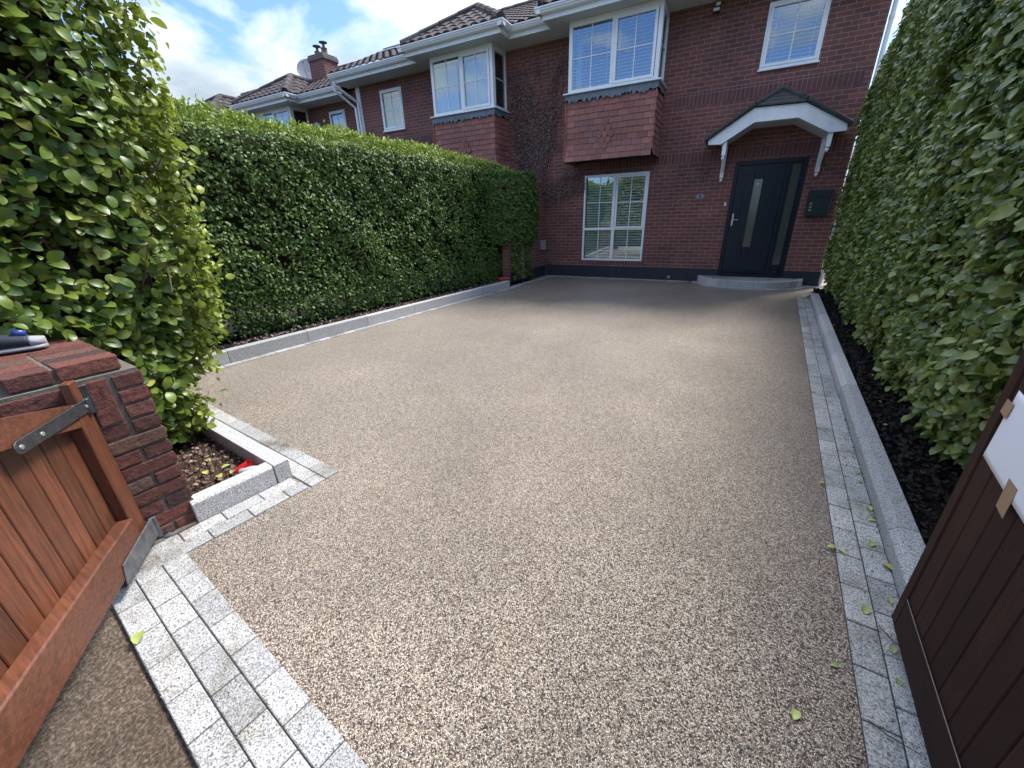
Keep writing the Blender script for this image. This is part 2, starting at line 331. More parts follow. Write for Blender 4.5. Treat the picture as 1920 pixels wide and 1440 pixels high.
# ------------------------------------------------------------------ mesh helpers
class MB:
    def __init__(s): s.v = []; s.f = []; s.r = []
    def add(s, vs, fs, r=None):
        o = len(s.v); r = rnd.random() if r is None else r
        s.v += [tuple(v) for v in vs]; s.r += [r] * len(vs); s.f += [tuple(i + o for i in f) for f in fs]
        return s
    def box(s, x0, x1, y0, y1, z0, z1, r=None):
        return s.obox((x0, y0, z0), (x1 - x0, 0, 0), (0, y1 - y0, 0), (0, 0, z1 - z0), r)
    def obox(s, o, a, b, c, r=None):
        o, a, b, c = (np.array(q, float) for q in (o, a, b, c))
        vs = [o, o + a, o + a + b, o + b, o + c, o + a + c, o + a + b + c, o + b + c]
        fs = [(0, 3, 2, 1), (4, 5, 6, 7), (0, 1, 5, 4), (1, 2, 6, 5), (2, 3, 7, 6), (3, 0, 4, 7)]
        if np.dot(np.cross(a, b), c) < 0: fs = [f[::-1] for f in fs]
        return s.add(vs, fs, r)
    def prism(s, poly, d, r=None):
        """polygon (list of 3d points) extruded by d"""
        p = [np.array(q, float) for q in poly]; d = np.array(d, float); n = len(p)
        nv = sum((np.cross(p[i], p[(i + 1) % n]) for i in range(n)), np.zeros(3))
        if np.dot(nv, d) > 0: p = p[::-1]
        vs = p + [q + d for q in p]
        fs = [tuple(range(n)), tuple(range(2 * n - 1, n - 1, -1))]
        fs += [(i, i + n, (i + 1) % n + n, (i + 1) % n) for i in range(n)]
        return s.add(vs, fs, r)
    def tube(s, pts, rad, n=8, r=None, caps=True):
        pts = [Vector(p) for p in pts]; m = len(pts)
        rads = rad if hasattr(rad, '__len__') else [rad] * m
        vs = []; prev = None
        for i, p in enumerate(pts):
            t = (pts[min(i + 1, m - 1)] - pts[max(i - 1, 0)]).normalized()
            if prev is None:
                a = t.orthogonal().normalized()
            else:
                a = (prev - t * prev.dot(t)).normalized()
            prev = a; b = t.cross(a)
            for k in range(n):
                an = 2 * math.pi * k / n
                vs.append(p + (a * math.cos(an) + b * math.sin(an)) * rads[i])
        fs = [(i * n + k, i * n + (k + 1) % n, (i + 1) * n + (k + 1) % n, (i + 1) * n + k) for i in range(m - 1) for k in range(n)]
        if caps: fs += [tuple(range(n))[::-1], tuple((m - 1) * n + k for k in range(n))]
        return s.add(vs, fs, r)
    def lathe(s, base, prof, n=20, axis=(0, 0, 1), r=None):
        ax = Vector(axis).normalized(); a = ax.orthogonal().normalized(); b = ax.cross(a); base = Vector(base)
        vs = [base + ax * z + (a * math.cos(2 * math.pi * k / n) + b * math.sin(2 * math.pi * k / n)) * max(q, 1e-4) for q, z in prof for k in range(n)]
        m = len(prof)
        fs = [(i * n + k, i * n + (k + 1) % n, (i + 1) * n + (k + 1) % n, (i + 1) * n + k) for i in range(m - 1) for k in range(n)]
        fs += [tuple(range(n))[::-1], tuple((m - 1) * n + k for k in range(n))]
        return s.add(vs, fs, r)
    def build(s, name, mat, parent=None, bevel=0, smooth=False, loc=None, seg=1):
        me = bpy.data.meshes.new(name); me.from_pydata(s.v, [], s.f); me.update()
        a = me.attributes.new('rnd', 'FLOAT', 'POINT'); a.data.foreach_set('value', s.r)
        me.materials.append(MAT[mat] if isinstance(mat, str) else mat)
        o = bpy.data.objects.new(name, me); COL.objects.link(o)
        if parent is not None: o.parent = parent
        if loc is not None:
            off = Vector(loc); me.transform(Matrix.Translation(-off)); o.location = off
        if smooth: me.shade_smooth()
        if bevel:
            b = o.modifiers.new('bevel', 'BEVEL'); b.width = bevel; b.segments = seg; b.limit_method = 'ANGLE'; b.angle_limit = R_(40)
        return o
def tag(o, label=None, cat=None, group=None, kind=None):
    if label: o['label'] = label
    if cat: o['category'] = cat
    if group: o['group'] = group
    if kind: o['kind'] = kind
    return o
def empty(name, loc, label, cat, group=None):
    o = bpy.data.objects.new(name, None); COL.objects.link(o); o.empty_display_size = 0.2
    o['label'] = label; o['category'] = cat; o['base'] = list(loc)
    if group: o['group'] = group
    return o
def rebase(root):
    """move the empty to its base without moving its parts (parts carry world coordinates)"""
    base = Vector(root['base']); del root['base']
    root.location = base
    for c in root.children: c.location = c.location - base

# ------------------------------------------------------------------ GROUND GEOMETRY CONSTANTS
F = 10.1                              # facade plane
def Er(y): return 0.49 + 0.0757 * y   # drive edge on the right
def El(y): return -4.965 + 0.0966 * y # drive edge on the left
fd = Vector((0.9914, -0.131, 0)); fn = Vector((0.131, 0.9914, 0))    # front line: along, inward
def FP(s, c, z=0.0): v = fd * s + fn * c; return Vector((v.x, v.y, z))

def sheet(name, poly, z, mat, kind='structure', label=None, cat=None):
    m = MB(); m.add([(x, y, z) for x, y in poly], [tuple(range(len(poly)))])
    o = m.build(name, mat); tag(o, label, cat, kind=kind); return o
g = sheet('ground', [(-400, -400), (400, -400), (400, 400), (-400, 400)], -0.045, 'earth')
g['label'] = 'bare earth around the drive'; g['category'] = 'ground'
s_ = sheet('pavement', [(-3.6, -6), (3.6, -6), (3.6, -0.30), FP(0.9, -0.02)[:2], FP(-2.9, -0.02)[:2], (-3.6, 0.35)], -0.018, 'old_concrete', label='worn brown concrete outside the gateway', cat='pavement')
dr = sheet('driveway', [FP(-2.6, 0.0)[:2], FP(1.4, 0.0)[:2], (1.3, 4.0), (1.45, 8.6), (2.6, 8.9), (2.6, F), (-4.6, F), (-5.2, 1.0), (-2.7, 1.0)], -0.006, 'resin', label='resin bound gravel driveway of mixed tan and brown stones', cat='driveway')

def strip(mb, p0, d, n, length, rows, bl=0.19, bw=0.095, z0=-0.03, z1=0.004, gap=0.0045, phase=0.5):
    """running bond of setts: p0 origin, d along, n across"""
    d = Vector(d).normalized(); n = Vector(n).normalized(); p0 = Vector(p0)
    for r in range(rows):
        s = -(bl * phase if r % 2 else 0) - rnd.random() * 0.0
        while s < length - 0.01:
            a = max(s, 0) + gap / 2; b = min(s + bl, length) - gap / 2
            if b - a > 0.02:
                o = p0 + d * a + n * (r * bw + gap / 2)
                zz = z1 + rnd.uniform(-0.0012, 0.0012)
                mb.obox((o.x, o.y, z0), d * (b - a), n * (bw - gap), (0, 0, zz - z0))
            s += bl
    return mb
pav = MB()
# front band of three rows, left return beside the bed, back of the bed, left side, right side, facade strip
strip(pav, FP(-2.36, 0.248), fd, -fn, 3.45, 3)
rdir = Vector((0.0757, 1, 0)).normalized(); rn = Vector((1, -0.0757, 0)).normalized()
strip(pav, Vector((Er(0.17), 0.17, 0)), rdir, rn, 8.35, 2)
ldir = Vector((0.0966, 1, 0)).normalized(); ln = Vector((-1, 0.0966, 0)).normalized()
strip(pav, Vector((El(1.2), 1.2, 0)), ldir, ln, 7.2, 1)
strip(pav, Vector((El(8.1) - 0.10, 8.1, 0)), ldir, ln, 1.9, 1)
bd = Vector((0.146, 0.989, 0)).normalized(); bn = Vector((-0.989, 0.146, 0)).normalized()
BT = Vector((-1.968, 1.322, 0))
k2d = Vector((-0.9945, 0.104, 0)).normalized(); k2n = Vector((-0.104, -0.9945, 0)).normalized()
strip(pav, BT - bd * 1.07, bd, bn, 0.87, 2)
strip(pav, BT, k2d, k2n, 2.9, 2)
strip(pav, Vector((-4.28, F - 0.015, 0)), (1, 0, 0), (0, -1, 0), 3.5, 1)
strip(pav, Vector((1.45, F - 0.02, 0)), (1, 0, 0), (0, -1, 0), 1.1, 1)
# curved strip round the step and the curve at the end of the right bed
def arc(mb, cx, cy, rx, ry, a0, a1, wdt, n, z0=-0.03, z1=0.004):
    for i in range(n):
        t0 = a0 + (a1 - a0) * i / n; t1 = a0 + (a1 - a0) * (i + 0.97) / n
        P = [(cx + (rx + q) * math.cos(t), cy + (ry + q) * math.sin(t), z0) for t, q in ((t0, 0), (t1, 0), (t1, wdt), (t0, wdt))]
        mb.prism(P, (0, 0, z1 - z0))
arc(pav, 0.38, F + 0.02, 0.995, 0.76, R_(183), R_(357), 0.095, 15, -0.03, 0.0075)
arc(pav, 2.02, 8.55, 0.74, 0.74, R_(175), R_(90), 0.09, 8, -0.03, 0.0065)
tag(pav.build('paving', 'granite', bevel=0.003), 'pale speckled granite setts edging the drive', 'paving', kind='structure')
# joint bed of dark sand under the setts
jb = MB()
def jbox(p0, d, n, l, w):
    d = Vector(d).normalized(); n = Vector(n).normalized(); p0 = Vector(p0)
    jb.obox((p0.x, p0.y, -0.05), d * l, n * w, (0, 0, 0.0475), 0.1)
simple('joint_sand', (0.045, 0.042, 0.038), 0.95, var=0.4, scale=60)
jbox(FP(-2.36, 0.246), fd, -fn, 3.45, 0.283); jbox(Vector((Er(0.35), 0.35, 0)), rdir, rn, 8.17, 0.19)
tag(jb.build('joint_sand', 'joint_sand'), 'dark sand in the joints of the setts', 'joint sand', kind='structure')

# kerbs
kb = MB()
def kerb(p0, d, n, length, wdt, h, ch, seg=0.95, start=0.0):
    """n points away from the drive; chamfer on the drive side"""
    d = Vector(d).normalized(); n = Vector(n).normalized(); p0 = Vector(p0)
    s = start - seg
    while s < length:
        a = max(s, 0) + 0.002; b = min(s + seg, length) - 0.002
        if b - a > 0.03:
            o = p0 + d * a
            P = [o, o + n * wdt, o + n * wdt + Vector((0, 0, h)), o + n * ch + Vector((0, 0, h)), o + Vector((0, 0, h - ch * 1.0))]
            P = [(q.x, q.y, q.z - 0.04 if i < 2 else q.z) for i, q in enumerate(P)]
            kb.prism(P, d * (b - a))
        s += seg
kerb(Vector((Er(0.6) + 0.192, 0.6, 0)), rdir, rn, 7.95, 0.10, 0.105, 0.032, 0.95, 0.5)
kerb(Vector((El(1.5) - 0.10, 1.5, 0)), ldir, ln, 6.5, 0.09, 0.15, 0.008, 0.95, 0.75)
K1 = BT - bd * 0.195 + bn * 0.195
kerb(K1 - bd * 0.50, bd, bn, 0.50 - 0.092, 0.085, 0.125, 0.012)
kerb(K1 + k2d * 0.0 + k2n * -0.0, k2d, k2n, 2.4, 0.088, 0.125, 0.006, 1.1)
tag(kb.build('kerb', 'granite_kerb', bevel=0.004, seg=2), 'raised grey granite kerbs round the planting beds', 'kerb', kind='structure')

# beds
def bumpy(name, poly_fn, nx, ny, z, amp, mat, label, cat):
    m = MB(); vs = []; 
    for j in range(ny + 1):
        for i in range(nx + 1):
            x, y = poly_fn(i / nx, j / ny)
            vs.append((x, y, z + NR.normal() * amp))
    fs = [(j * (nx + 1) + i, j * (nx + 1) + i + 1, (j + 1) * (nx + 1) + i + 1, (j + 1) * (nx + 1) + i) for j in range(ny) for i in range(nx)]
    m.add(vs, fs); o = m.build(name, mat, smooth=True); tag(o, label, cat, kind='stuff'); return o
bumpy('mulch', lambda u, v: (Er(9.2 * v + 0.3) + 0.27 + u * 0.75, 9.2 * v + 0.3), 40, 420, 0.045, 0.013, 'mulch', 'black mulch in the narrow bed under the right hedge', 'mulch')
bumpy('bed_soil', lambda u, v: (-2.325 - 2.6 * u + 0.085 * v, 0.62 + v * 0.50 + 0.22 * u), 150, 40, 0.02, 0.009, 'bed_soil', 'dry brown soil and leaf litter in the small corner bed', 'soil')
bumpy('leaf_litter', lambda u, v: (El(1.7 + 7.4 * v) - 0.16 - u * 1.1, 1.7 + 7.4 * v), 40, 260, 0.08, 0.012, 'mulch', 'dark soil and litter under the long left hedge', 'soil')
sheet('side_path', [(1.72, F - 0.0), (3.2, F - 0.0), (3.2, F + 6), (1.72, F + 6)], 0.02, 'path_concrete', label='tan path running down the side of the house', cat='path')

# ------------------------------------------------------------------ HOUSES
def wall_grid(mb, x0, x1, z0, z1, y0, y1, holes):
    xs = sorted({x0, x1, *[h[0] for h in holes], *[h[1] for h in holes]}); zs = sorted({z0, z1, *[h[2] for h in holes], *[h[3] for h in holes]})
    for i in range(len(xs) - 1):
        # merge vertically
        zc = None
        for j in range(len(zs) - 1):
            cx = (xs[i] + xs[i + 1]) / 2; cz = (zs[j] + zs[j + 1]) / 2
            hole = any(h[0] < cx < h[1] and h[2] < cz < h[3] for h in holes)
            if hole:
                if zc is not None: mb.box(xs[i], xs[i + 1], y0, y1, zc, zs[j]); zc = None
            elif zc is None: zc = zs[j]
        if zc is not None: mb.box(xs[i], xs[i + 1], y0, y1, zc, zs[-1])

def frame_ring(mb, x0, x1, z0, z1, y0, y1, t):
    mb.box(x0, x1, y0, y1, z0, z0 + t); mb.box(x0, x1, y0, y1, z1 - t, z1)
    mb.box(x0, x0 + t, y0, y1, z0 + t, z1 - t); mb.box(x1 - t, x1, y0, y1, z0 + t, z1 - t)

def slats(mb, x0, x1, z0, z1, y, pitch=0.056, tilt=0.5, dep=0.046, wonky=None):
    z = z1 - 0.02; k = 0
    while z > z0 + 0.02:
        dz = math.sin(tilt) * dep; dy = math.cos(tilt) * dep
        skew = 0.0
        if wonky and z < wonky: skew = rnd.uniform(-0.02, 0.025)
        mb.obox((x0, y, z), (x1 - x0, 0, skew), (0, dy, dz), (0, 0.001, -0.0025), 0.5)
        z -= pitch; k += 1
    for x in (x0 + 0.12 * (x1 - x0), x0 + 0.88 * (x1 - x0)):
        mb.box(x - 0.004, x + 0.004, y - 0.003, y, z0 + 0.01, z1 - 0.01, 0.5)
    mb.box(x0, x1, y - 0.01, y + 0.04, z1 - 0.02, z1, 0.5)

def drapes(mb, x0, x1, z0, z1, y, amp=0.02, n=60, waves=9):
    vs = []
    for i in range(n + 1):
        x = x0 + (x1 - x0) * i / n
        o = amp * math.sin(waves * 2 * math.pi * i / n + 0.6 * math.sin(i * 0.7))
        vs += [(x, y + o, z0), (x, y + o, z1)]
    mb.add(vs, [(2 * i, 2 * i + 2, 2 * i + 3, 2 * i + 1) for i in range(n)], 0.5)

def make_window(parent, x0, x1, z0, z1, yf, panes, cover='blind', wonky=None, name='window', tilt=0.5):
    """frame in front plane yf (towards -Y); panes = list of (x0,x1,z0,z1,opening,nx,nz) openings of glass"""
    fr = MB(); t = 0.045
    frame_ring(fr, x0, x1, z0, z1, yf, yf + 0.07, t)
    cuts = set()
    gl = MB(); cv = MB(); bars = MB()
    for (a, b, c, d, op, nx, nz) in panes:
        if op:     # opening casement sits proud
            frame_ring(fr, a - 0.045, b + 0.045, c - 0.045, d + 0.045, yf - 0.014, yf + 0.02, 0.045)
        gl.box(a - 0.005, b + 0.005, yf + 0.022, yf + 0.026, c - 0.005, d + 0.005)
        for k in range(1, nx):
            xx = a + (b - a) * k / nx; fr.box(xx - 0.009, xx + 0.009, yf + 0.012, yf + 0.0215, c, d)
        for k in range(1, nz):
            zz = c + (d - c) * k / nz; fr.box(a, b, yf + 0.0125, yf + 0.021, zz - 0.009, zz + 0.009)
        if cover == 'blind': slats(cv, a - 0.02, b + 0.02, c - 0.02, d + 0.02, yf + 0.055, wonky=wonky, tilt=tilt)
        elif cover == 'drapes': drapes(cv, a - 0.05, b + 0.05, c - 0.05, d + 0.05, yf + 0.09)
        elif cover == 'half': drapes(cv, a - 0.05, b + 0.05, c - 0.05, c + (d - c) * 0.84, yf + 0.09, 0.006)
    # mullions between panes
    xs = sorted({p[0] for p in panes}); 
    fr_b = sorted(panes, key=lambda p: p[0])
    pr = fr.build('window_frame' if name != 'window' else name, 'white_upvc', parent, bevel=0.004)
    gl.build('glazing', 'glass', pr)
    if cv.v: cv.build('blind' if cover == 'blind' else 'curtain', 'blind' if cover == 'blind' else 'curtain', pr, smooth=(cover != 'blind'))
    return pr

def roof_slope(mb, A, B, C, D, course=0.30, wave=0.24, amp=0.042, lift=0.022):
    """A,B along the eave, D above A, C above B (D==C allowed for a hip)"""
    A, B, C, D = (np.array(q, float) for q in (A, B, C, D))
    u = (B - A); L0 = np.linalg.norm(u); u /= L0
    mid_up = ((C + D) / 2 - (A + B) / 2); up = mid_up - u * (mid_up @ u); H = np.linalg.norm(up)
    nrm = np.cross(u, up / H); 
    if nrm[2] < 0: nrm = -nrm
    nc = max(1, int(round(H / course)))
    for j in range(nc):
        t0, t1 = j / nc, min(1, (j + 1.12) / nc)
        l0, r0 = A + (D - A) * t0, B + (C - B) * t0; l1, r1 = A + (D - A) * t1, B + (C - B) * t1
        a0, b0 = (l0 - A) @ u, (r0 - A) @ u; a1, b1 = (l1 - A) @ u, (r1 - A) @ u
        n = max(2, int((b0 - a0) / wave * 6))
        vs = []
        for i in range(n + 1):
            s0 = a0 + (b0 - a0) * i / n
            s1 = min(max(s0, a1), b1)
            w0 = amp * (abs(math.sin(math.pi * s0 / wave)) ** 0.7); w1 = amp * (abs(math.sin(math.pi * s1 / wave)) ** 0.7)
            base0 = A + up * t0 + u * s0; base1 = A + up * t1 + u * s1
            vs += [base0 + nrm * (w0 + lift), base1 + nrm * w1, base0 + nrm * (w0 + lift - 0.028)]
        fs = []
        for i in range(n):
            fs += [(3 * i, 3 * i + 3, 3 * i + 4, 3 * i + 1), (3 * i + 2, 3 * i + 5, 3 * i + 3, 3 * i)]
        o = len(mb.v); rr = []
        mb.add(vs, fs, 0.5)
        # per tile tone
        for i in range(n + 1):
            s0 = a0 + (b0 - a0) * i / n; k = int(s0 / wave) * 71 + j * 37
            val = (math.sin(k * 12.9898) * 43758.5453) % 1.0
            for q in range(3): mb.r[o + 3 * i + q] = val
def ridge(mb, A, B, r=0.11, seg=0.42):
    A, B = Vector(A), Vector(B); d = (B - A); l = d.length; d.normalize(); n = max(1, int(l / seg))
    for i in range(n):
        p0 = A + d * (l * i / n); p1 = A + d * (l * (i + 1.04) / n)
        mb.tube([p0, p1], [r * 1.04, r * 0.94], 10)

def gutter(mb, p0, p1, rin):
    """ogee gutter along p0->p1; rin = unit vector away from the fascia"""
    p0, p1, o = Vector(p0), Vector(p1), Vector(rin)
    prof = [(0, 0), (0.06, 0), (0.085, 0.02), (0.092, 0.045), (0.108, 0.05), (0.112, 0.075), (0.128, 0.082), (0.128, 0.105), (0.118, 0.105), (0.115, 0.09), (0, 0.09)]
    P = [p0 + o * a + Vector((0, 0, b)) for a, b in prof]
    mb.prism(P, p1 - p0)

def hung_tiles(mb, x0, x1, y_bot, y_top, z0, z1, face='front', rows=10, tw=0.205, diamond=None):
    rh = (z1 - z0) / rows
    for j in range(rows):
        za = z0 + j * rh; zb = za + rh * 1.15
        flare = 0.045 * max(0, 1 - j / 3.5) ** 2
        off = (tw / 2 if j % 2 else 0)
        s = x0 - off; k = 0
        while s < x1 - 0.01:
            a = max(s, x0); b = min(s + tw, x1); a += 0.0025; b -= 0.0025
            if b - a > 0.015:
                jz = rnd.uniform(-0.003, 0.003); jy = rnd.uniform(-0.002, 0.002)
                cx = (a + b) / 2
                r = rnd.random() * 0.8; r = 0.93 if (s < x0 + 0.02 or s + tw > x1 - 0.02) and rnd.random() < 0.7 else r
                yo = -0.016 - flare + jy
                if face == 'front':
                    mb.obox((a, y_bot + yo, za + jz), (b - a, 0, 0), (0, 0.014, 0.0), (0, 0.015 + flare * 0.5, zb - za), r)
                elif face == 'right':
                    mb.obox((x1 * 0 + y_bot - yo, a, za + jz), (0, b - a, 0), (-0.014, 0, 0), (-0.015 - flare * 0.5, 0, zb - za), r)
                else:
                    mb.obox((y_bot + yo, a, za + jz), (0, b - a, 0), (0.014, 0, 0), (0.015 + flare * 0.5, 0, zb - za), r)
            s += tw

def scallops(parent, cx, cz, y):
    m = MB(); sw = 0.125; rh = 0.108
    rows = [1, 2, 3, 2, 1]
    for j, n in enumerate(rows):
        for k in range(n):
            x = cx + (k - (n - 1) / 2) * sw; z = cz + (2 - j) * rh
            P = [(x - sw / 2 + 0.004, y - 0.020 + 0.0035 * (j % 2), z + 0.06)]
            for t in range(9):
                an = math.pi + math.pi * t / 8
                P.append((x + (sw / 2 - 0.004) * math.cos(an), y - 0.020 + 0.0035 * (j % 2), z + 0.0 + 0.055 * math.sin(an)))
            P.append((x + sw / 2 - 0.004, y - 0.020 + 0.0035 * (j % 2), z + 0.06))
            m.prism(P, (0, -0.016, 0))
    return m

def make_house(name, label, xl, xr, bay, win, zo=0.0, yo=0.0, own=False, cover='drapes', gable_right=False, gable_left=False, fine=True, chimney=None, panels=None, group=None):
    """one dwelling between xl and xr. bay=(x0,x1) of first floor bay, win=(x0,x1) of the single upper window"""
    FY = F + yo; EZ = 5.0 + zo
    root = empty(name, ((xl + xr) / 2, FY, 0), label, 'house', group)
    holes = [(win[0], win[1], 3.83 + zo, 4.80 + zo), (bay[0] + 0.15, bay[1] - 0.15, 3.85 + zo, EZ)]
    if own: holes += [(-3.355, -1.875, 0.41, 2.31), (-0.22, 1.005, 0.12, 2.355)]
    wl = MB(); wall_grid(wl, xl, xr, 0.0, EZ + 0.2, FY, FY + 0.22, holes)
    wl.box(xl, xl + 0.22, FY + 0.22, FY + 8, 0, EZ + 0.2); wl.box(xr - 0.22, xr, FY + 0.22, FY + 8, 0, EZ + 0.2)
    wl.box(xl + 0.22, xr - 0.22, FY + 7.8, FY + 8, 0, EZ + 0.2)
    wo = wl.build('wall', 'brick', root)
    rm = MB(); rm.box(xl + 0.3, xr - 0.3, FY + 0.75, FY + 0.8, 0, EZ); rm.box(xl + 0.22, xr - 0.22, FY + 0.22, FY + 0.75, 2.6, 2.7)
    rm.build('interior', 'dark_room', root)
    if fine:
        sb = MB()
        if own:
            for a, b in ((xl, -3.65), (-3.5, -0.22 - 0.0), (1.005, xr)): 
                pass
            sb.box(-3.8, xr - 0.11, FY - 0.003, FY, 2.375, 2.60); sb.box(-1.55, xr - 0.11, FY - 0.003, FY, 3.42, 3.64)
            sb.box(-3.42, -1.80, FY - 0.006, FY, 0.335, 0.405)
        else:
            sb.box(win[0] - 0.15, bay[0] - 0.02, FY - 0.003, FY, 3.42 + zo, 3.64 + zo)
        sb.build('soldier_course', 'brick_soldier', root)
    if own:
        pl = MB(); pl.box(xl + 0.03, -0.23, FY - 0.018, FY, 0.0, 0.285); pl.box(1.01, xr + 0.016, FY - 0.018, FY, 0.0, 0.285)
        pl.box(-0.23, 1.01, FY - 0.012, FY + 0.1, 0.0, 0.155)
        pl.build('plinth', 'dark_plinth', root, bevel=0.004)
    # ---- single upper window
    a, b = win; z0, z1 = 3.83 + zo, 4.80 + zo
    if own:
        z1b = z1
        make_window(root, a, b, z0, z1, FY - 0.01, [(a + 0.08, b - 0.08, z0 + 0.08, z1 - 0.08, True, 2, 2)], 'blind')
    else:
        make_window(root, a, b, z0, z1, FY - 0.01, [(a + 0.08, b - 0.08, z0 + 0.08, z1 - 0.08, True, 2, 2)], 'half' if cover == 'drapes' else cover)
    si = MB(); si.box(a - 0.02, b + 0.02, FY - 0.05, FY - 0.0105, z0 - 0.028, z0 - 0.001); si.build('window_sill', 'white_upvc', root, bevel=0.003)
    # ---- bay
    p = 0.68; yb = FY - p; b0, b1 = bay; zs = 3.80 + zo; zt = EZ
    bx = MB(); ysf = yb + 0.05
    bx.box(b0, b1, yb + 0.02, FY - 0.001, 2.575 + zo, 2.60 + zo)
    bx.box(b0 + 0.01, b1 - 0.01, yb + 0.03, FY - 0.001, 2.60 + zo, zs - 0.02)
    bx.build('bay_core', 'dark_plinth', root)
    tl = MB()
    hung_tiles(tl, b0 - 0.012, b1 + 0.012, yb + 0.02, 0, 2.545 + zo, 3.63 + zo, 'front', 10)
    hung_tiles(tl, yb - 0.035, FY - 0.005, b1 - 0.0, 0, 2.545 + zo, 3.63 + zo, 'right', 10)
    hung_tiles(tl, yb - 0.035, FY - 0.005, b0 + 0.0, 0, 2.545 + zo, 3.63 + zo, 'left', 10)
    tl.build('hung_tiles', 'hung_tile', root)
    if own: scallops(root, -2.735, 3.0, yb + 0.02).build('fishscale_tiles', 'hung_tile', root)
    else: scallops(root, (b0 + b1) / 2, 3.0 + zo, yb + 0.02).build('fishscale_tiles', 'hung_tile', root)
    ap = MB()   # lead apron with a dressed lower edge
    n = 60
    for (q0, q1, fx) in (((b0 - 0.02, yb - 0.012), (b1 + 0.02, yb - 0.012), 0), ((b1 + 0.02, yb - 0.012), (b1 + 0.02, FY - 0.004), 1), ((b0 - 0.02, FY - 0.004), (b0 - 0.02, yb - 0.012), 1)):
        nn = n if not fx else 14; vs = []
        dx = (q1[0] - q0[0]); dy = (q1[1] - q0[1]); ll = math.hypot(dx, dy); ox, oy = dy / ll, -dx / ll
        for i in range(nn + 1):
            t = i / nn; zb = 3.65 + zo + rnd.choice((-0.035, -0.02, 0.0, 0.012, 0.03)) + rnd.uniform(-0.012, 0.012)
            px, py = q0[0] + dx * t, q0[1] + dy * t
            bul = rnd.uniform(0.004, 0.018)
            vs += [(px + ox * bul, py + oy * bul, zb), (px + ox * 0.005, py + oy * 0.005, 3.70 + zo), (px, py, zs - 0.018)]
        ap.add(vs, [(3 * i + q, 3 * i + 3 + q, 3 * i + 4 + q, 3 * i + 1 + q) for i in range(nn) for q in (0, 1)])
    ap.build('lead_apron', 'lead', root, smooth=True)
    bs_ = MB(); bs_.box(b0 - 0.06, b1 + 0.06, yb - 0.05, FY - 0.002, zs - 0.02, zs + 0.006); bs_.build('bay_sill', 'white_upvc', root, bevel=0.004)
    # bay window frame
    fr = MB(); zf0, zf1 = zs + 0.007, zt - 0.001; yw = yb + 0.03; th = 0.07
    wx0, wx1 = b0 + 0.02, b1 - 0.02; xm = (wx0 + wx1) / 2
    fr.box(wx0, wx0 + 0.075, yw, yw + th, zf0, zf1); fr.box(wx1 - 0.075, wx1, yw, yw + th, zf0, zf1)
    fr.box(wx0 + 0.075, wx1 - 0.075, yw, yw + th, zf0, zf0 + 0.06); fr.box(wx0 + 0.075, wx1 - 0.075, yw, yw + th, zf1 - 0.10, zf1)
    fr.box(xm - 0.035, xm + 0.035, yw + 0.001, yw + th, zf0 + 0.06, zf1 - 0.10)
    # opening casement on the right pane
    ca = (xm + 0.03, wx1 - 0.085)
    frame_ring(fr, ca[0], ca[1], zf0 + 0.045, zf1 - 0.085, yw - 0.016, yw + 0.03, 0.05)
    gl = MB(); cv = MB(); gp_ = []
    for (ga, gb, c, d) in ((wx0 + 0.075, xm - 0.035, zf0 + 0.06, zf1 - 0.10), (ca[0] + 0.05, ca[1] - 0.05, zf0 + 0.095, zf1 - 0.135)):
        gl.box(ga - 0.004, gb + 0.004, yw + 0.022, yw + 0.026, c, d)
        fr.box((ga + gb) / 2 - 0.009, (ga + gb) / 2 + 0.009, yw + 0.012, yw + 0.0215, c, d)
        fr.box(ga, gb, yw + 0.0125, yw + 0.021, (c + d) / 2 - 0.009, (c + d) / 2 + 0.009)
        # trickle vent above
    for cx in ((wx0 + xm) / 2, (xm + wx1) / 2):
        fr.box(cx - 0.16, cx + 0.16, yw - 0.012, yw - 0.0005 if cx < xm else yw - 0.0005, zf1 - 0.055, zf1 - 0.03)
    if cover == 'blind':
        slats(cv, wx0 + 0.06, xm - 0.02, zf0 + 0.03, zf1 - 0.07, yw + 0.075); slats(cv, xm + 0.02, wx1 - 0.06, zf0 + 0.03, zf1 - 0.07, yw + 0.075)
    else:
        drapes(cv, wx0 + 0.03, xm - 0.14, zf0 + 0.02, zf1 - 0.22, yw + 0.085, 0.014, 70, 8); drapes(cv, xm - 0.03, wx1 - 0.04, zf0 + 0.02, zf1 - 0.22, yw + 0.095, 0.014, 90, 11)
    # side lights
    for sx, sg in ((wx1, -1), (wx0, 1)):
        xa, xb = sorted((sx, sx + sg * 0.07))
        ya, yb2 = yw + th + 0.001, FY - 0.002
        fr.box(xa, xb, ya, yb2, zf0, zf0 + 0.06); fr.box(xa, xb, ya, yb2, zf1 - 0.10, zf1)
        fr.box(xa, xb, ya, ya + 0.05, zf0 + 0.06, zf1 - 0.10); fr.box(xa, xb, yb2 - 0.05, yb2, zf0 + 0.06, zf1 - 0.10)
        gx = sx + sg * 0.024
        gl.box(min(gx, gx + sg * 0.004), max(gx, gx + sg * 0.004), ya + 0.045, yb2 - 0.045, zf0 + 0.055, zf1 - 0.095)
        fr.box(min(sx + sg * 0.012, sx + sg * 0.021), max(sx + sg * 0.012, sx + sg * 0.021), ya + 0.05, yb2 - 0.05, (zf0 + zf1) / 2 - 0.009, (zf0 + zf1) / 2 + 0.009)
    fo = fr.build('bay_window', 'white_upvc', root, bevel=0.004)
    gl.build('glazing', 'glass', fo); cv.build('blind' if cover == 'blind' else 'curtain', 'blind' if cover == 'blind' else 'curtain', fo, smooth=cover != 'blind')
    ci = MB(); ci.box(b0 + 0.05, b1 - 0.05, yb + 0.12, FY + 0.3, zt - 0.012, zt - 0.002); ci.build('bay_ceiling', 'dark_room', root)
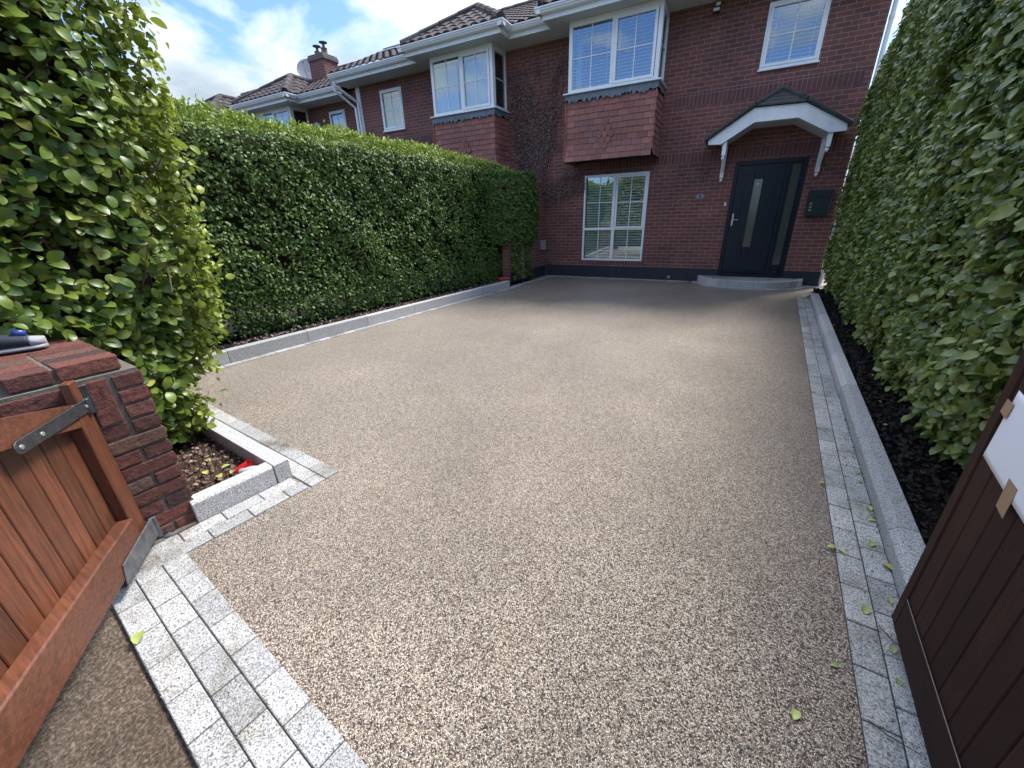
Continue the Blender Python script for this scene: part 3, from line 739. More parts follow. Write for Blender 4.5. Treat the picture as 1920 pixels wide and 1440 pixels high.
    # ---- eaves
    e0, e1 = b0 - 0.42, b1 + 0.40; yE = FY - 1.0; yM = FY - 0.60
    lx = xl - (0.25 if gable_left else 0); rxx = xr + (0.12 if gable_right else 0)
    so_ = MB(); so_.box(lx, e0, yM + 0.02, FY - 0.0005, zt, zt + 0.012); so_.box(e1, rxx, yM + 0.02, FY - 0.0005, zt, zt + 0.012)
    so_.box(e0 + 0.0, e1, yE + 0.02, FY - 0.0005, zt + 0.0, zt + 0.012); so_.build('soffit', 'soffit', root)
    fa = MB(); zfa0, zfa1 = zt - 0.012, zt + 0.15
    fa.box(e0, e1, yE, yE + 0.02, zfa0, zfa1)
    fa.box(e0, e0 + 0.02, yE + 0.02, yM, zfa0, zfa1); fa.box(e1 - 0.02, e1, yE + 0.02, yM, zfa0, zfa1)
    fa.box(lx, e0 + 0.02, yM, yM + 0.02, zfa0, zfa1); fa.box(e1 - 0.02, rxx, yM, yM + 0.02, zfa0, zfa1)
    fa.build('fascia', 'white_paint', root, bevel=0.003)
    gu = MB(); zg = zt + 0.07
    gutter(gu, (e0 - 0.12, yE, zg), (e1 + 0.12, yE, zg), (0, -1, 0))
    gutter(gu, (e1, yE - 0.115, zg), (e1, yM - 0.12, zg), (1, 0, 0)); gutter(gu, (e0, yE - 0.115, zg), (e0, yM - 0.12, zg), (-1, 0, 0))
    gutter(gu, (e1 + 0.01, yM, zg), (rxx, yM, zg), (0, -1, 0)); gutter(gu, (lx, yM, zg), (e0 - 0.01, yM, zg), (0, -1, 0))
    gu.build('gutter', 'white_upvc', root)
    # ---- roof
    zr = zt + 0.19; pm = 0.48; yR = FY + 3.7
    rf = MB(); zR = zr + pm * (yR - (yM - 0.05))
    roof_slope(rf, (lx, yM - 0.05, zr), (rxx, yM - 0.05, zr), (rxx, yR, zR), (lx, yR, zR))
    rf.add([(lx, yR, zR), (rxx, yR, zR), (rxx, FY + 8.2, zr), (lx, FY + 8.2, zr)], [(0, 1, 2, 3)])
    ridge(rf, (lx, yR, zR), (rxx, yR, zR))
    cx = (e0 + e1) / 2; hw = (e1 - e0) / 2; pb = 0.66; zp = zr + pb * hw
    yP = yE - 0.05 + hw + 0.05; yB = yM - 0.05 + (zp - zr) / pm
    ro = rf.build('roof', 'roof_tile', root)
    br = MB()
    roof_slope(br, (e0 - 0.05, yE - 0.05, zr), (e1 + 0.05, yE - 0.05, zr), (cx, yP, zp), (cx, yP, zp))
    # side slopes, meeting the main roof in valleys
    roof_slope(br, (e1 + 0.05, yE - 0.05, zr), (e1 + 0.05, yM + 0.25, zr), (cx, yB, zp), (cx, yP, zp))
    roof_slope(br, (e0 - 0.05, yM + 0.25, zr), (e0 - 0.05, yE - 0.05, zr), (cx, yP, zp), (cx, yB, zp))
    ridge(br, (e0 - 0.03, yE - 0.03, zr + 0.02), (cx, yP, zp + 0.02), 0.10); ridge(br, (e1 + 0.03, yE - 0.03, zr + 0.02), (cx, yP, zp + 0.02), 0.10)
    ridge(br, (cx, yP, zp + 0.02), (cx, yB, zp + 0.02), 0.10)
    br.build('bay_roof', 'roof_tile', root)
    if gable_right or gable_left:
        gb = MB()
        for sx, on in ((xr, gable_right), (xl, gable_left)):
            if on:
                s0 = sx - 0.22 if sx == xr else sx
                gb.prism([(s0, FY, EZ + 0.2), (s0, FY + 8, EZ + 0.2), (s0, yR, zR - 0.05)], (0.22, 0, 0))
        gb.build('gable', 'brick', root)
    if panels:
        for (pa, pb_) in panels:
            pn = MB(); u0, u1 = 0.35, 0.93
            y0, y1 = yM + (yR - yM) * u0, yM + (yR - yM) * u1
            za, zb = zr + pm * (y0 - yM) + 0.12, zr + pm * (y1 - yM) + 0.12
            pn.prism([(pa, y0, za), (pb_, y0, za), (pb_, y1, zb), (pa, y1, zb)], (0, 0, 0.04))
            po = pn.build('solar_panel', 'panel', root, bevel=0.004)
            rl = MB(); rl.tube([(pa, y0 - 0.01, za - 0.02), (pb_, y0 - 0.01, za - 0.02)], 0.02, 6); rl.build('panel_rail', 'alu', po); rl = MB(); rl.tube([(pa, y1, zb + 0.05), (pb_, y1, zb + 0.05)], 0.015, 6)
            rl.build('panel_rail', 'alu', po)
    return root, dict(FY=FY, EZ=EZ, zr=zr, yR=yR, zR=zR, yM=yM, yE=yE, e0=e0, e1=e1, lx=lx, rxx=rxx, pm=pm)

house, HI = make_house('brick_house', 'red brick house with dark blue front door, white porch canopy and number 6 plaque', -4.33, 1.62, (-3.60, -1.76), (-0.10, 0.80),
                       own=True, cover='blind', gable_right=True)
# ground floor window
make_window(house, -3.355, -1.875, 0.41, 2.31, F - 0.012,
            [(-3.27, -2.665, 1.175, 2.265, False, 2, 2), (-2.545, -1.955, 1.19, 2.22, True, 2, 2),
             (-3.27, -2.645, 0.46, 1.11, False, 2, 1), (-2.575, -1.93, 0.46, 1.11, False, 2, 1)], 'blind', wonky=0.75, name='window', tilt=0.95)
mul = MB(); mul.box(-2.665, -2.60, F - 0.0115, F + 0.055, 1.11, 2.265); mul.box(-2.645, -2.575, F - 0.0117, F + 0.055, 0.455, 1.1095); mul.box(-3.31, -1.92, F - 0.0116, F + 0.056, 1.1105, 1.1705)
mul.build('window_mullion', 'white_upvc', house, bevel=0.003)
# ---- front door
dx0, dx1, dz0, dz1 = -0.218, 1.004, 0.155, 2.354
df = MB(); yd = F - 0.004
df.box(dx0, dx0 + 0.07, yd, yd + 0.09, dz0, dz1); df.box(dx1 - 0.07, dx1, yd, yd + 0.09, dz0, dz1); df.box(dx0 + 0.07, dx1 - 0.07, yd, yd + 0.09, dz1 - 0.07, dz1)
df.box(0.665, 0.735, yd + 0.001, yd + 0.09, dz0, dz1 - 0.07); df.box(dx0 + 0.07, dx1 - 0.07, yd - 0.03, yd + 0.09, dz0, dz0 + 0.05)
df.box(0.735, 0.765, yd + 0.012, yd + 0.07, dz0 + 0.05, dz1 - 0.07); df.box(0.905, 0.934, yd + 0.012, yd + 0.07, dz0 + 0.05, dz1 - 0.07)
df.box(0.765, 0.905, yd + 0.012, yd + 0.07, dz0 + 0.05, dz0 + 0.24); df.box(0.765, 0.905, yd + 0.012, yd + 0.07, dz1 - 0.10, dz1 - 0.07)
frm = df.build('door_frame', 'door_frame', house, bevel=0.004)
sl = MB(); sl.box(0.762, 0.908, yd + 0.03, yd + 0.04, dz0 + 0.235, dz1 - 0.095); sl.build('sidelight', 'obscure', frm)
dm = MB(); ys = yd + 0.025
sx0, sx1, sz0, sz1 = -0.145, 0.662, 0.208, 2.281
gx0, gx1, gz0, gz1 = 0.165, 0.315, 0.745, 2.03
dm.box(sx0, gx0, ys, ys + 0.05, sz0, sz1); dm.box(gx1, sx1, ys, ys + 0.05, sz0, sz1); dm.box(gx0, gx1, ys, ys + 0.05, sz0, gz0); dm.box(gx0, gx1, ys, ys + 0.05, gz1, sz1)
pz0, pz1 = 0.54, 2.16
k = 0; x = sx0 + 0.085
while x < sx1 - 0.09:      # planks between the grooves
    a, b = x + 0.004, min(x + 0.075, sx1 - 0.085) - 0.004
    if b - a > 0.02:
        if b < gx0 - 0.02 or a > gx1 + 0.02: dm.box(a, b, ys - 0.006, ys - 0.0002, pz0, pz1)
        else:
            dm.box(a, b, ys - 0.006, ys - 0.0002, pz0, gz0 - 0.03); dm.box(a, b, ys - 0.006, ys - 0.0002, gz1 + 0.03, pz1)
    x += 0.075
frame_ring(dm, gx0 - 0.022, gx1 + 0.022, gz0 - 0.022, gz1 + 0.022, ys - 0.014, ys - 0.0004, 0.024)
dm.box(sx0 + 0.03, sx1 - 0.03, ys - 0.03, ys - 0.0004, sz0 + 0.02, sz0 + 0.045)
dm.box(sx0 + 0.02, sx1 - 0.02, ys - 0.005, ys - 0.0004, sz0 + 0.06, sz0 + 0.30)
door = dm.build('door', 'door_blue', house, bevel=0.003)
gm = MB(); gm.box(gx0 - 0.001, gx1 + 0.001, ys + 0.01, ys + 0.02, gz0, gz1); gm.build('door_glass', 'obscure', door)
hm = MB(); hm.box(-0.118, -0.090, ys - 0.012, ys - 0.0005, 1.17, 1.40); hm.tube([(-0.104, ys - 0.012, 1.285), (-0.104, ys - 0.05, 1.285), (0.005, ys - 0.052, 1.28)], 0.009, 8)
hm.build('handle', 'chrome', door, bevel=0.002)
km = MB(); km.lathe((0.24, ys - 0.0145, 1.93), [(0.012, 0), (0.014, 0.003), (0.006, 0.006)], 12, (0, -1, 0)); km.build('door_viewer', 'chrome', door)
# ---- number plaque
pm_ = MB(); n = 36
P = [(-0.787 + 0.088 * math.cos(2 * math.pi * i / n), F - 0.001, 1.755 + 0.052 * math.sin(2 * math.pi * i / n)) for i in range(n)]
pm_.prism(P, (0, -0.012, 0)); pq = pm_.build('number_plaque', 'plaque', house, bevel=0.003)
fc = bpy.data.curves.new('txt', 'FONT'); fc.body = '6'; fc.size = 0.085; fc.align_x = 'CENTER'; fc.align_y = 'CENTER'; fc.extrude = 0.002; fc.offset = 0.0015
fo = bpy.data.objects.new('numeral', fc); COL.objects.link(fo); bpy.context.view_layer.update()
me = bpy.data.meshes.new_from_object(fo.evaluated_get(bpy.context.evaluated_depsgraph_get())); bpy.data.objects.remove(fo)
me.transform(Matrix.Translation((-0.787, F - 0.0155, 1.755)) @ Matrix.Rotation(R_(90), 4, 'X')); me.materials.clear(); me.materials.append(MAT['black_plastic'])
fo = bpy.data.objects.new('numeral', me); COL.objects.link(fo); fo.parent = pq
# ---- bell, letter box, lamps, bracket
b_ = MB(); b_.box(-0.312, -0.262, F - 0.010, F - 0.0005, 1.545, 1.635); bo = b_.build('doorbell', 'black_plastic', house, bevel=0.003)
b_ = MB(); b_.box(-0.305, -0.269, F - 0.018, F - 0.0105, 1.553, 1.625); b_.build('button_plate', 'white_upvc', bo, bevel=0.003)
b_ = MB(); b_.box(1.118, 1.485, F - 0.11, F - 0.001, 1.325, 1.775); bo = b_.build('letterbox', 'mail_green', house, bevel=0.008)
b_ = MB(); b_.box(1.113, 1.490, F - 0.125, F - 0.111, 1.64, 1.78); b_.build('flap', 'mail_green', bo, bevel=0.004)
for z in (1.54, 1.485, 1.43):
    b_ = MB(); b_.box(1.165, 1.20, F - 0.113, F - 0.1105, z - 0.017, z + 0.017); b_.build('square_inset', 'grey_plastic', bo)
b_ = MB(); b_.box(-0.975, -0.915, F - 0.06, F - 0.001, 4.90, 4.98); b_.tube([(-0.945, F - 0.05, 4.90), (-0.945, F - 0.11, 4.87)], 0.015)
bo = b_.build('security_light', 'black_plastic', house, bevel=0.004)
b_ = MB(); b_.obox((-1.01, F - 0.16, 4.80), (0.12, 0, 0), (0, 0.05, -0.03), (0, 0.03, 0.07)); b_.build('lamp_head', 'black_plastic', bo, bevel=0.004)
b_ = MB(); b_.obox((-1.0, F - 0.163, 4.81), (0.10, 0, 0), (0, 0.003, 0), (0, 0.025, 0.05)); b_.build('lamp_glass', 'white_upvc', bo)
b_ = MB(); b_.box(-0.97, -0.90, F - 0.075, F - 0.061, 4.91, 4.96); b_.build('sensor', 'white_upvc', bo)
b_ = MB(); b_.box(-0.81, -0.785, F - 0.02, F - 0.0005, 2.03, 2.20); b_.tube([(-0.797, F - 0.015, 2.12), (-0.797, F - 0.07, 2.10), (-0.797, F - 0.075, 2.14)], 0.008); b_.build('wall_bracket', 'worn_iron', house)
# small air vents / pipe cover low on the plinth
b_ = MB(); b_.lathe((-1.22, F - 0.019, 0.075), [(0.03, 0), (0.034, 0.012), (0.015, 0.02)], 10, (0, -1, 0)); b_.build('vent_cap', 'grey_plastic', house)

# ---- porch canopy
yc = F - 0.70; cn = empty('porch_tmp', (0, 0, 0), 'x', 'x')
bpy.data.objects.remove(cn)
fp_ = [(-0.725, 2.615), (-0.73, 2.70), (-0.045, 3.125), (0.715, 3.105), (1.352, 2.735), (1.366, 2.63), (1.128, 2.628), (0.636, 2.897), (-0.015, 2.90), (-0.512, 2.602)]
fm = MB(); fm.prism([(x, yc, z) for x, z in fp_[:5] + fp_[5:]], (0, 0.028, 0)); can = fm.build('canopy_fascia', 'white_paint', house, bevel=0.004)
can['label'] = 'white bent fascia board of the porch canopy'
tr = MB()   # raised trim along the lower edge
for i in range(5, 9):
    (x0, z0), (x1, z1) = fp_[i] if i > 5 else fp_[6], fp_[i + 1]
    if i == 5: continue
    tr.obox((x0, yc - 0.008, z0 + 0.0005), (x1 - x0, 0, z1 - z0), (0, 0.0078, 0), (0, 0, 0.03))
tr.build('trim', 'white_paint', can)
li = MB()   # soffit lining under the canopy
und = [(1.128, 2.628), (0.636, 2.897), (-0.015, 2.90), (-0.512, 2.602)]
for i in range(3):
    (x0, z0), (x1, z1) = und[i], und[i + 1]
    li.obox((x0, yc + 0.0285, z0 + 0.004), (x1 - x0, 0, z1 - z0), (0, 0.67, 0), (0, 0, 0.012))
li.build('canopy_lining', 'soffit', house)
ct = MB(); apx, apz, hy = 0.345, 3.40, yc + 0.33
eL, eR = (-0.80, 2.665), (1.42, 2.70)
# left and right pitches, then the small hipped front
for (ex, ez), sgn in ((eL, -1), (eR, 1)):
    fx, fz = (-0.045, 3.145) if sgn < 0 else (0.715, 3.125)
    for j in range(7):
        t0, t1 = j / 7, (j + 1.15) / 7
        for q in range(4):
            y0 = yc - 0.04 + q * 0.187
            x0, z0 = ex + (apx - ex) * t0, ez + (apz - ez) * t0; x1, z1 = ex + (apx - ex) * min(t1, 1), ez + (apz - ez) * min(t1, 1)
            lim = (fx - ex) / (apx - ex)
            if t0 > lim and y0 < yc - 0.04 + (t0 - lim) / (1 - lim) * 0.36: continue
            ct.obox((x0, y0, z0 + 0.03), (x1 - x0, 0, z1 - z0 - 0.012), (0, 0.184, 0), (0, 0, 0.022))
    ct.tube([(ex, yc - 0.03, ez + 0.02), (fx, yc - 0.03, fz + 0.03)], 0.036, 8, 0.2)
for j in range(4):
    t0, t1 = j / 4, (j + 1.1) / 4
    l0 = np.array((-0.045, yc - 0.04, 3.135)); r0 = np.array((0.715, yc - 0.04, 3.115)); ap_ = np.array((apx, hy, apz))
    a0, b0_, a1, b1_ = l0 + (ap_ - l0) * t0, r0 + (ap_ - r0) * t0, l0 + (ap_ - l0) * min(t1, 1), r0 + (ap_ - r0) * min(t1, 1)
    ct.add([a0 + (0, 0, 0.03), b0_ + (0, 0, 0.03), b1_ + (0, 0, 0.005), a1 + (0, 0, 0.005), a0, b0_], [(0, 1, 2, 3), (4, 5, 1, 0)])
ct.tube([(-0.045, yc - 0.03, 3.175), (apx, hy, apz + 0.03)], 0.042, 8, 0.3); ct.tube([(0.715, yc - 0.03, 3.155), (apx, hy, apz + 0.03)], 0.042, 8, 0.3)
ct.tube([(apx, hy, apz + 0.03), (apx, F, apz + 0.04)], 0.045, 8, 0.3)
ct.build('canopy_roof', 'canopy_tile', house)
for bx_, sg in ((-0.44, 1), (1.16, 1)):
    bk = MB()
    bk.box(bx_ - 0.035, bx_ + 0.035, F - 0.07, F - 0.001, 2.08, 2.66)                    # wall post
    bk.box(bx_ - 0.034, bx_ + 0.034, yc + 0.03, F - 0.0705, 2.62, 2.69)                     # arm
    bk.box(bx_ - 0.033, bx_ + 0.033, yc + 0.032, yc + 0.10, 2.42, 2.62)                   # pendant
    bk.tube([(bx_, yc + 0.12, 2.62), (bx_, F - 0.30, 2.45), (bx_, F - 0.10, 2.20)], 0.03, 6)
    prof = [(0.012, 0), (0.016, -0.01), (0.030, -0.03), (0.030, -0.05), (0.010, -0.075)]
    for (yy, zz) in ((F - 0.035, 2.08), (yc + 0.066, 2.42)):
        bk.lathe((bx_, yy, zz), [(r, -z) for r, z in prof], 12, (0, 0, -1))
    bk.build('canopy_bracket', 'white_paint', house, bevel=0.004)
# downpipe at the right corner
dp = MB(); dp.tube([(1.68, F + 0.05, 5.05), (1.68, F + 0.05, 0.03), (1.70, F - 0.04, 0.0)], 0.034, 10)
for z in (0.6, 2.3, 4.25): dp.tube([(1.68, F + 0.05, z), (1.68, F + 0.05, z + 0.06)], 0.040, 10)
dp.build('downpipe', 'white_upvc', house)

# ---- the house adjoining on the left
house2, HI2 = make_house('brick_house', 'adjoining red brick house with white curtains in its corner bay, seen over the left hedge', -10.28, -4.331, (-7.12, -5.36), (-9.40, -8.62),
                         cover='drapes', gable_left=True, panels=[(-5.05, -3.95 - 0.4), (-9.9, -7.95)])
dp = MB()
px = -10.20
dp.tube([(-10.42, F - 0.66, 5.02), (-10.40, F - 0.62, 4.93), (px, F - 0.09, 4.62), (px, F - 0.08, 4.5), (px, F - 0.08, 3.72)], 0.034, 10)
dp.tube([(-10.62, F - 0.5, 5.0), (-10.58, F - 0.48, 4.86), (-10.33, F - 0.07, 4.5), (-10.33, F - 0.07, 3.0)], 0.034, 10)
dp.build('downpipe', 'white_upvc', house2)
dp = MB(); dp.tube([(px, F - 0.08, 3.72), (px, F - 0.08, 0.0)], 0.05, 10); dp.build('downpipe_lower', 'lead', house2)
dp = MB(); dp.box(-10.275, -10.13, F - 0.03, F - 0.001, 3.3, 4.99); dp.build('corner_board', 'white_upvc', house2)

# ---- the next pair further left
house3, HI3 = make_house('brick_house', 'brick house beyond the gap with tall brick chimney and satellite dish', -16.2, -10.78, (-14.75, -12.95), (-12.0, -11.3),
                         zo=-0.12, yo=0.4, cover='half', gable_right=True, fine=False, panels=[(-12.2, -10.9)])
house4, HI4 = make_house('brick_house', 'farthest house of the row, only its pointed bay roof above the hedge', -21.6, -16.201, (-18.9, -17.1), (-20.8, -20.1),
                         zo=-0.12, yo=0.4, cover='half', gable_left=True, fine=False)
# chimney on house 3
ch = MB(); cx0, cx1, cy0, cy1 = -14.15, -13.42, 11.9, 12.5
ch.box(cx0, cx1, cy0, cy1, 5.8, 6.72)
cho = ch.build('chimney', 'brick', house3)
c2_ = MB(); c2_.box(cx0 - 0.04, cx1 + 0.04, cy0 - 0.04, cy1 + 0.04, 6.64, 6.78); c2_.box(cx0 - 0.02, cx1 + 0.02, cy0 - 0.02, cy1 + 0.02, 6.781, 6.83); c2_.build('chimney_cap', 'flaunching', cho, bevel=0.02)
for xx, hh in ((-13.98, 0.12), (-13.64, 0.17)):
    c3 = MB(); c3.lathe((xx, 12.2, 6.83), [(0.11, 0), (0.10, 0.05), (0.095, hh), (0.11, hh + 0.02), (0.11, hh + 0.04)], 14)
    c3.build('chimney_pot', 'terracotta', cho, smooth=False)
    c3 = MB(); c3.lathe((xx, 12.2, 6.87 + hh), [(0.045, 0), (0.045, 0.13), (0.13, 0.145), (0.14, 0.165), (0.02, 0.19)], 14); c3.build('flue_cowl', 'flaunching', cho)
ds = MB(); dc = Vector((-14.42, 12.0, 6.50)); ax = Vector((0.55, -0.80, 0.30)).normalized()
ds.lathe(dc, [(0.02, -0.06), (0.2, -0.035), (0.32, 0.01), (0.35, 0.04), (0.345, 0.045), (0.3, 0.02), (0.02, -0.045)], 24, ax)
ds.tube([dc - ax * 0.05 , dc - ax * 0.05 + Vector((0.25, 0.1, -0.05)), (cx0, 12.2, 6.42)], 0.02, 6)
ds.tube([dc + Vector((0, 0, -0.34)), dc + ax * 0.30 + Vector((0, 0, -0.22)), dc + ax * 0.42], 0.012, 6); ds.lathe(dc + ax * 0.38, [(0.03, 0), (0.035, 0.09)], 8, ax)
ds.build('satellite_dish', 'dish', house3)
b_ = MB(); b_.box(-12.62, -12.50, F + 0.30, F + 0.399, 4.35, 4.45); b_.build('security_light', 'white_upvc', house3, bevel=0.005)
for h in (house, house2, house3, house4): rebase(h)

# ---- front step
st = empty('doorstep', (0.38, F - 0.35, 0), 'low half-round granite step at the blue front door', 'step')
cxs, cys, rxs, rys = 0.38, F - 0.02, 0.985, 0.73
eb = MB(); nb = 13
for i in range(nb):
    t0 = R_(180) + math.pi * i / nb; t1 = R_(180) + math.pi * (i + 0.985) / nb
    P = []
    sub = 4
    for q in range(sub + 1): t = t0 + (t1 - t0) * q / sub; P.append((cxs + rxs * math.cos(t), cys + rys * math.sin(t), -0.01))
    for q in range(sub, -1, -1): t = t0 + (t1 - t0) * q / sub; P.append((cxs + (rxs - 0.10) * math.cos(t), cys + (rys - 0.10) * math.sin(t), -0.01))
    eb.prism(P, (0, 0, 0.150 + rnd.uniform(-0.001, 0.001)))
eb.build('edge_stones', 'granite_kerb', st, bevel=0.004)
tb = MB(); P = [(cxs + (rxs - 0.104) * math.cos(t), cys + (rys - 0.104) * math.sin(t), 0) for t in [R_(180) + math.pi * i / 30 for i in range(31)]]
tb.prism(P, (0, 0, 0.136)); tb.build('top_paving', 'granite', st); rebase(st)

# ---- wing wall with meter boxes
ww = empty('boundary_wall', (-4.45, 9.3, 0), 'short brick party wall with grey meter boxes, half hidden by the end of the hedge', 'wall')
m = MB(); m.obox((-4.36, F - 0.001, 0), (-0.20, 0, 0), (-0.17, -1.65, 0), (0, 0, 2.15)); m.build('brickwork', 'brick', ww)
m = MB(); m.obox((-4.342, F - 0.02, 0), (-0.018, 0, 0), (-0.17, -1.63, 0), (0, 0, 0.25)); m.build('plinth', 'dark_plinth', ww)
def onwing(t, off=0): return Vector((-4.36 - 0.17 * t / 1.65 + off, F - t, 0))
for (t0, t1, z0, z1, mt, nm) in ((0.55, 0.78, 0.98, 1.38, 'grey_plastic', 'meter_box'), (0.08, 0.26, 0.66, 0.90, 'grey_plastic', 'meter_box')):
    p = onwing(t0, 0.0); q = onwing(t1, 0.0); m = MB(); m.obox((p.x, p.y, z0), (0.07, 0, 0), q - p, (0, 0, z1 - z0)); m.build(nm, mt, ww, bevel=0.006)
rebase(ww)
m = MB(); m.obox((-4.40, 8.78, 0.0), (0.02, 0.0, 0), (0.012, 0.115, 0), (-0.03, 0.01, 1.0))
tag(m.build('timber_plank', 'timber_grey', bevel=0.004), 'weathered grey plank propped upright at the end of the left hedge', 'plank')

# ---- side gate and passage behind the corner of the house
sg = empty('side_gate', (2.3, F + 2.0, 0), 'dark boarded side gate in the passage right of the house', 'gate')
m = MB()
for i in range(12): m.box(1.72 + i * 0.12, 1.72 + i * 0.12 + 0.113, F + 2.0, F + 2.02, 0.05, 1.8)
m.build('boards', 'gate_brown', sg); m = MB(); m.box(1.72, 3.15, F + 2.021, F + 2.06, 0.35, 0.45); m.box(1.72, 3.15, F + 2.021, F + 2.06, 1.45, 1.55); m.build('rails', 'gate_brown', sg); rebase(sg)

# ------------------------------------------------------------------ PIER AND FRONT WALL
pd = Vector((-0.075, -0.997, 0)).normalized()      # along the drive-side face, towards the street
pw = Vector((-0.997, 0.075, 0)).normalized()       # into the wall
P0 = Vector((-2.284, 0.693, 0))
def PP(s, t, z): v = P0 + pd * s + pw * t; return Vector((v.x, v.y, z))
pier = empty('brick_pier', tuple(PP(0.22, 0.22, 0)), 'low rustic red brick gate pier on the left of the gateway', 'gate pier')
bm_ = MB(); W = 0.43; CH = 0.0715; BH = 0.060
def brk(s0, s1, t0, t1, z0, z1):
    j = [rnd.uniform(-0.004, 0.004) for _ in range(6)]
    a = PP(s0 + abs(j[0]) * 0.5, t0 + j[1], z0); 
    bm_.obox(a, pd * (s1 - s0 - abs(j[2])), pw * (t1 - t0), (0, 0, z1 - z0 + j[3] * 0.5))
for r in range(12):
    z0 = 0.004 + r * CH; z1 = z0 + BH
    top = r >= 9
    if r % 2 == 0: segs = [(0, 0.105), (0.117, 0.327), (0.339, W)]
    else: segs = [(0, 0.209), (0.221, W)]
    if top: segs = [(0, 0.105)] + ([(0.215, 0.32), (0.332, W)] if r % 2 == 0 else [(0.215, W)])
    for a, b in segs: brk(a, b, 0, 0.105, z0, z1)
    for a, b in ((0.117, 0.32), (0.332, W)): 
        brk(0, 0.105, a, b, z0, z1)            # garden side
        brk(W - 0.105, W, a, b, z0, z1)        # street side
brk(0.120, 0.20, 0, 0.105, 0.004 + 9 * CH, 0.004 + 11 * CH + BH)   # brick on end
nb_ = len(bm_.v)
# set-back cap course
for a, b in ((0.05, 0.245), (0.257, 0.385)): brk(a, b, 0.025, 0.125, 0.874, 0.934)
for t in (0.135, 0.245, 0.355): brk(0.05, 0.25, t, t + 0.10, 0.874, 0.932); brk(0.26, 0.385, t, t + 0.10, 0.874, 0.932)
pbr = bm_.build('bricks', 'pier_brick', pier, bevel=0.0045, seg=2)
tex = bpy.data.textures.new('rustic', 'CLOUDS'); tex.noise_scale = 0.035
sub = pbr.modifiers.new('sub', 'SUBSURF'); sub.subdivision_type = 'SIMPLE'; sub.levels = 2; sub.render_levels = 3
dmod = pbr.modifiers.new('disp', 'DISPLACE'); dmod.texture = tex; dmod.strength = 0.006; dmod.mid_level = 0.5
mm = MB(); a = PP(0.008, 0.009, 0); mm.obox((a.x, a.y, -0.03), pd * (W - 0.016), pw * (0.43), (0, 0, 0.872 + 0.03 - 0.006))
a = PP(0.058, 0.035, 0.866); mm.obox(a, pd * 0.32, pw * 0.40, (0, 0, 0.060))
a = PP(0.20, 0.0, 0.64); mm.build('mortar', 'mortar', pier)
hb = MB(); a = PP(0.185, -0.008, 0.72); hb.obox(a, pd * 0.075, pw * 0.02, (0, 0, 0.13))
hb.tube([PP(0.215, -0.03, 0.735), PP(0.215, -0.03, 0.80)], 0.018, 10); hb.obox(PP(0.20, -0.03, 0.76), pd * 0.03, pw * 0.03, (0, 0, 0.03))
hb.build('hinge_plate', 'black_iron', pier, bevel=0.003); rebase(pier)
# front wall running left from the pier
fw_ = empty('front_wall', tuple(PP(0.22, 1.6, 0)), 'low brick front wall under the big-leaved hedge, running left from the pier', 'wall')
m = MB(); m.obox(PP(0.06, 0.451, 0), pd * 0.30, pw * 3.2, (0, 0, 0.87)); m.build('brickwork', 'brick', fw_)
m = MB()
for i in range(28): m.obox(PP(0.05, 0.452 + i * 0.112, 0.8705), pd * 0.32, pw * 0.103, (0, 0, 0.06))
m.build('coping_bricks', 'pier_brick', fw_, bevel=0.005); rebase(fw_)
# mortar fillet at the pier foot
m = MB(); m.obox(PP(0.0, -0.02, -0.01), pd * 0.47, pw * 0.03, (0, 0, 0.022)); tag(m.build('mortar_fillet', 'mortar', bevel=0.006), 'rough mortar smear along the foot of the gate pier', 'mortar')

# ------------------------------------------------------------------ GATES
def gate_axes(hx, hy, dx, dy):
    d = Vector((dx, dy, 0)).normalized(); n = Vector((-d.y, d.x, 0)); return Vector((hx, hy, 0)), d, n
# left gate: inner (framed) face towards the drive
GO, gd, gn = gate_axes(-2.30, 0.47, 0.794, -0.608)
def GPt(s, t, z): v = GO + gd * s + gn * t; return Vector((v.x, v.y, z))
gate = empty('wooden_gate', tuple(GPt(0.7, 0, 0.1)), 'orange-brown timber gate leaf swung outward beside the brick pier, strap hinge showing', 'gate')
def gtop(s): return 0.775 + 0.31 * s - 0.045 * s * s
def gbot(s): return 0.075 + 0.04 * s
LEN = 1.50
m = MB(); s = 0.105; k = 0
while s < LEN - 0.1:
    b = min(s + 0.083, LEN - 0.1)
    for q in range(1):
        P = [GPt(s, -0.036, gbot(s) + 0.10), GPt(b, -0.036, gbot(b) + 0.10), GPt(b, -0.036, gtop(b) - 0.05), GPt(s, -0.036, gtop(s) - 0.05)]
        m.prism(P, gn * 0.016)
    s += 0.0885
bo = m.build('boards', 'gate_orange', gate, bevel=0.003)
m = MB(); P = [GPt(0.0, -0.022, gbot(0)), GPt(0.102, -0.022, gbot(0)), GPt(0.102, -0.022, gtop(0.1) + 0.0), GPt(0.0, -0.022, gtop(0))]
m.prism(P, gn * 0.045); m.obox(GPt(0.0, -0.015, gtop(0) - 0.01), gd * 0.052, gn * 0.034, (0, 0, 0.115)); m.build('hinge_stile', 'gate_orange', gate, bevel=0.004)
m = MB(); P = [GPt(LEN - 0.1, -0.022, gbot(LEN)), GPt(LEN, -0.022, gbot(LEN)), GPt(LEN, -0.022, gtop(LEN)), GPt(LEN - 0.1, -0.022, gtop(LEN))]; m.prism(P, gn * 0.045); m.build('meeting_stile', 'gate_orange', gate, bevel=0.004)
m = MB(); n = 12
for i in range(n):
    a = 0.1025 + (LEN - 0.203) * i / n; b = 0.1025 + (LEN - 0.203) * (i + 1) / n
    m.prism([GPt(a, -0.024, gtop(a) - 0.098), GPt(b, -0.024, gtop(b) - 0.098), GPt(b, -0.024, gtop(b)), GPt(a, -0.024, gtop(a))], gn * 0.046, 0.5)
m.build('top_rail', 'gate_orange_rail', gate)
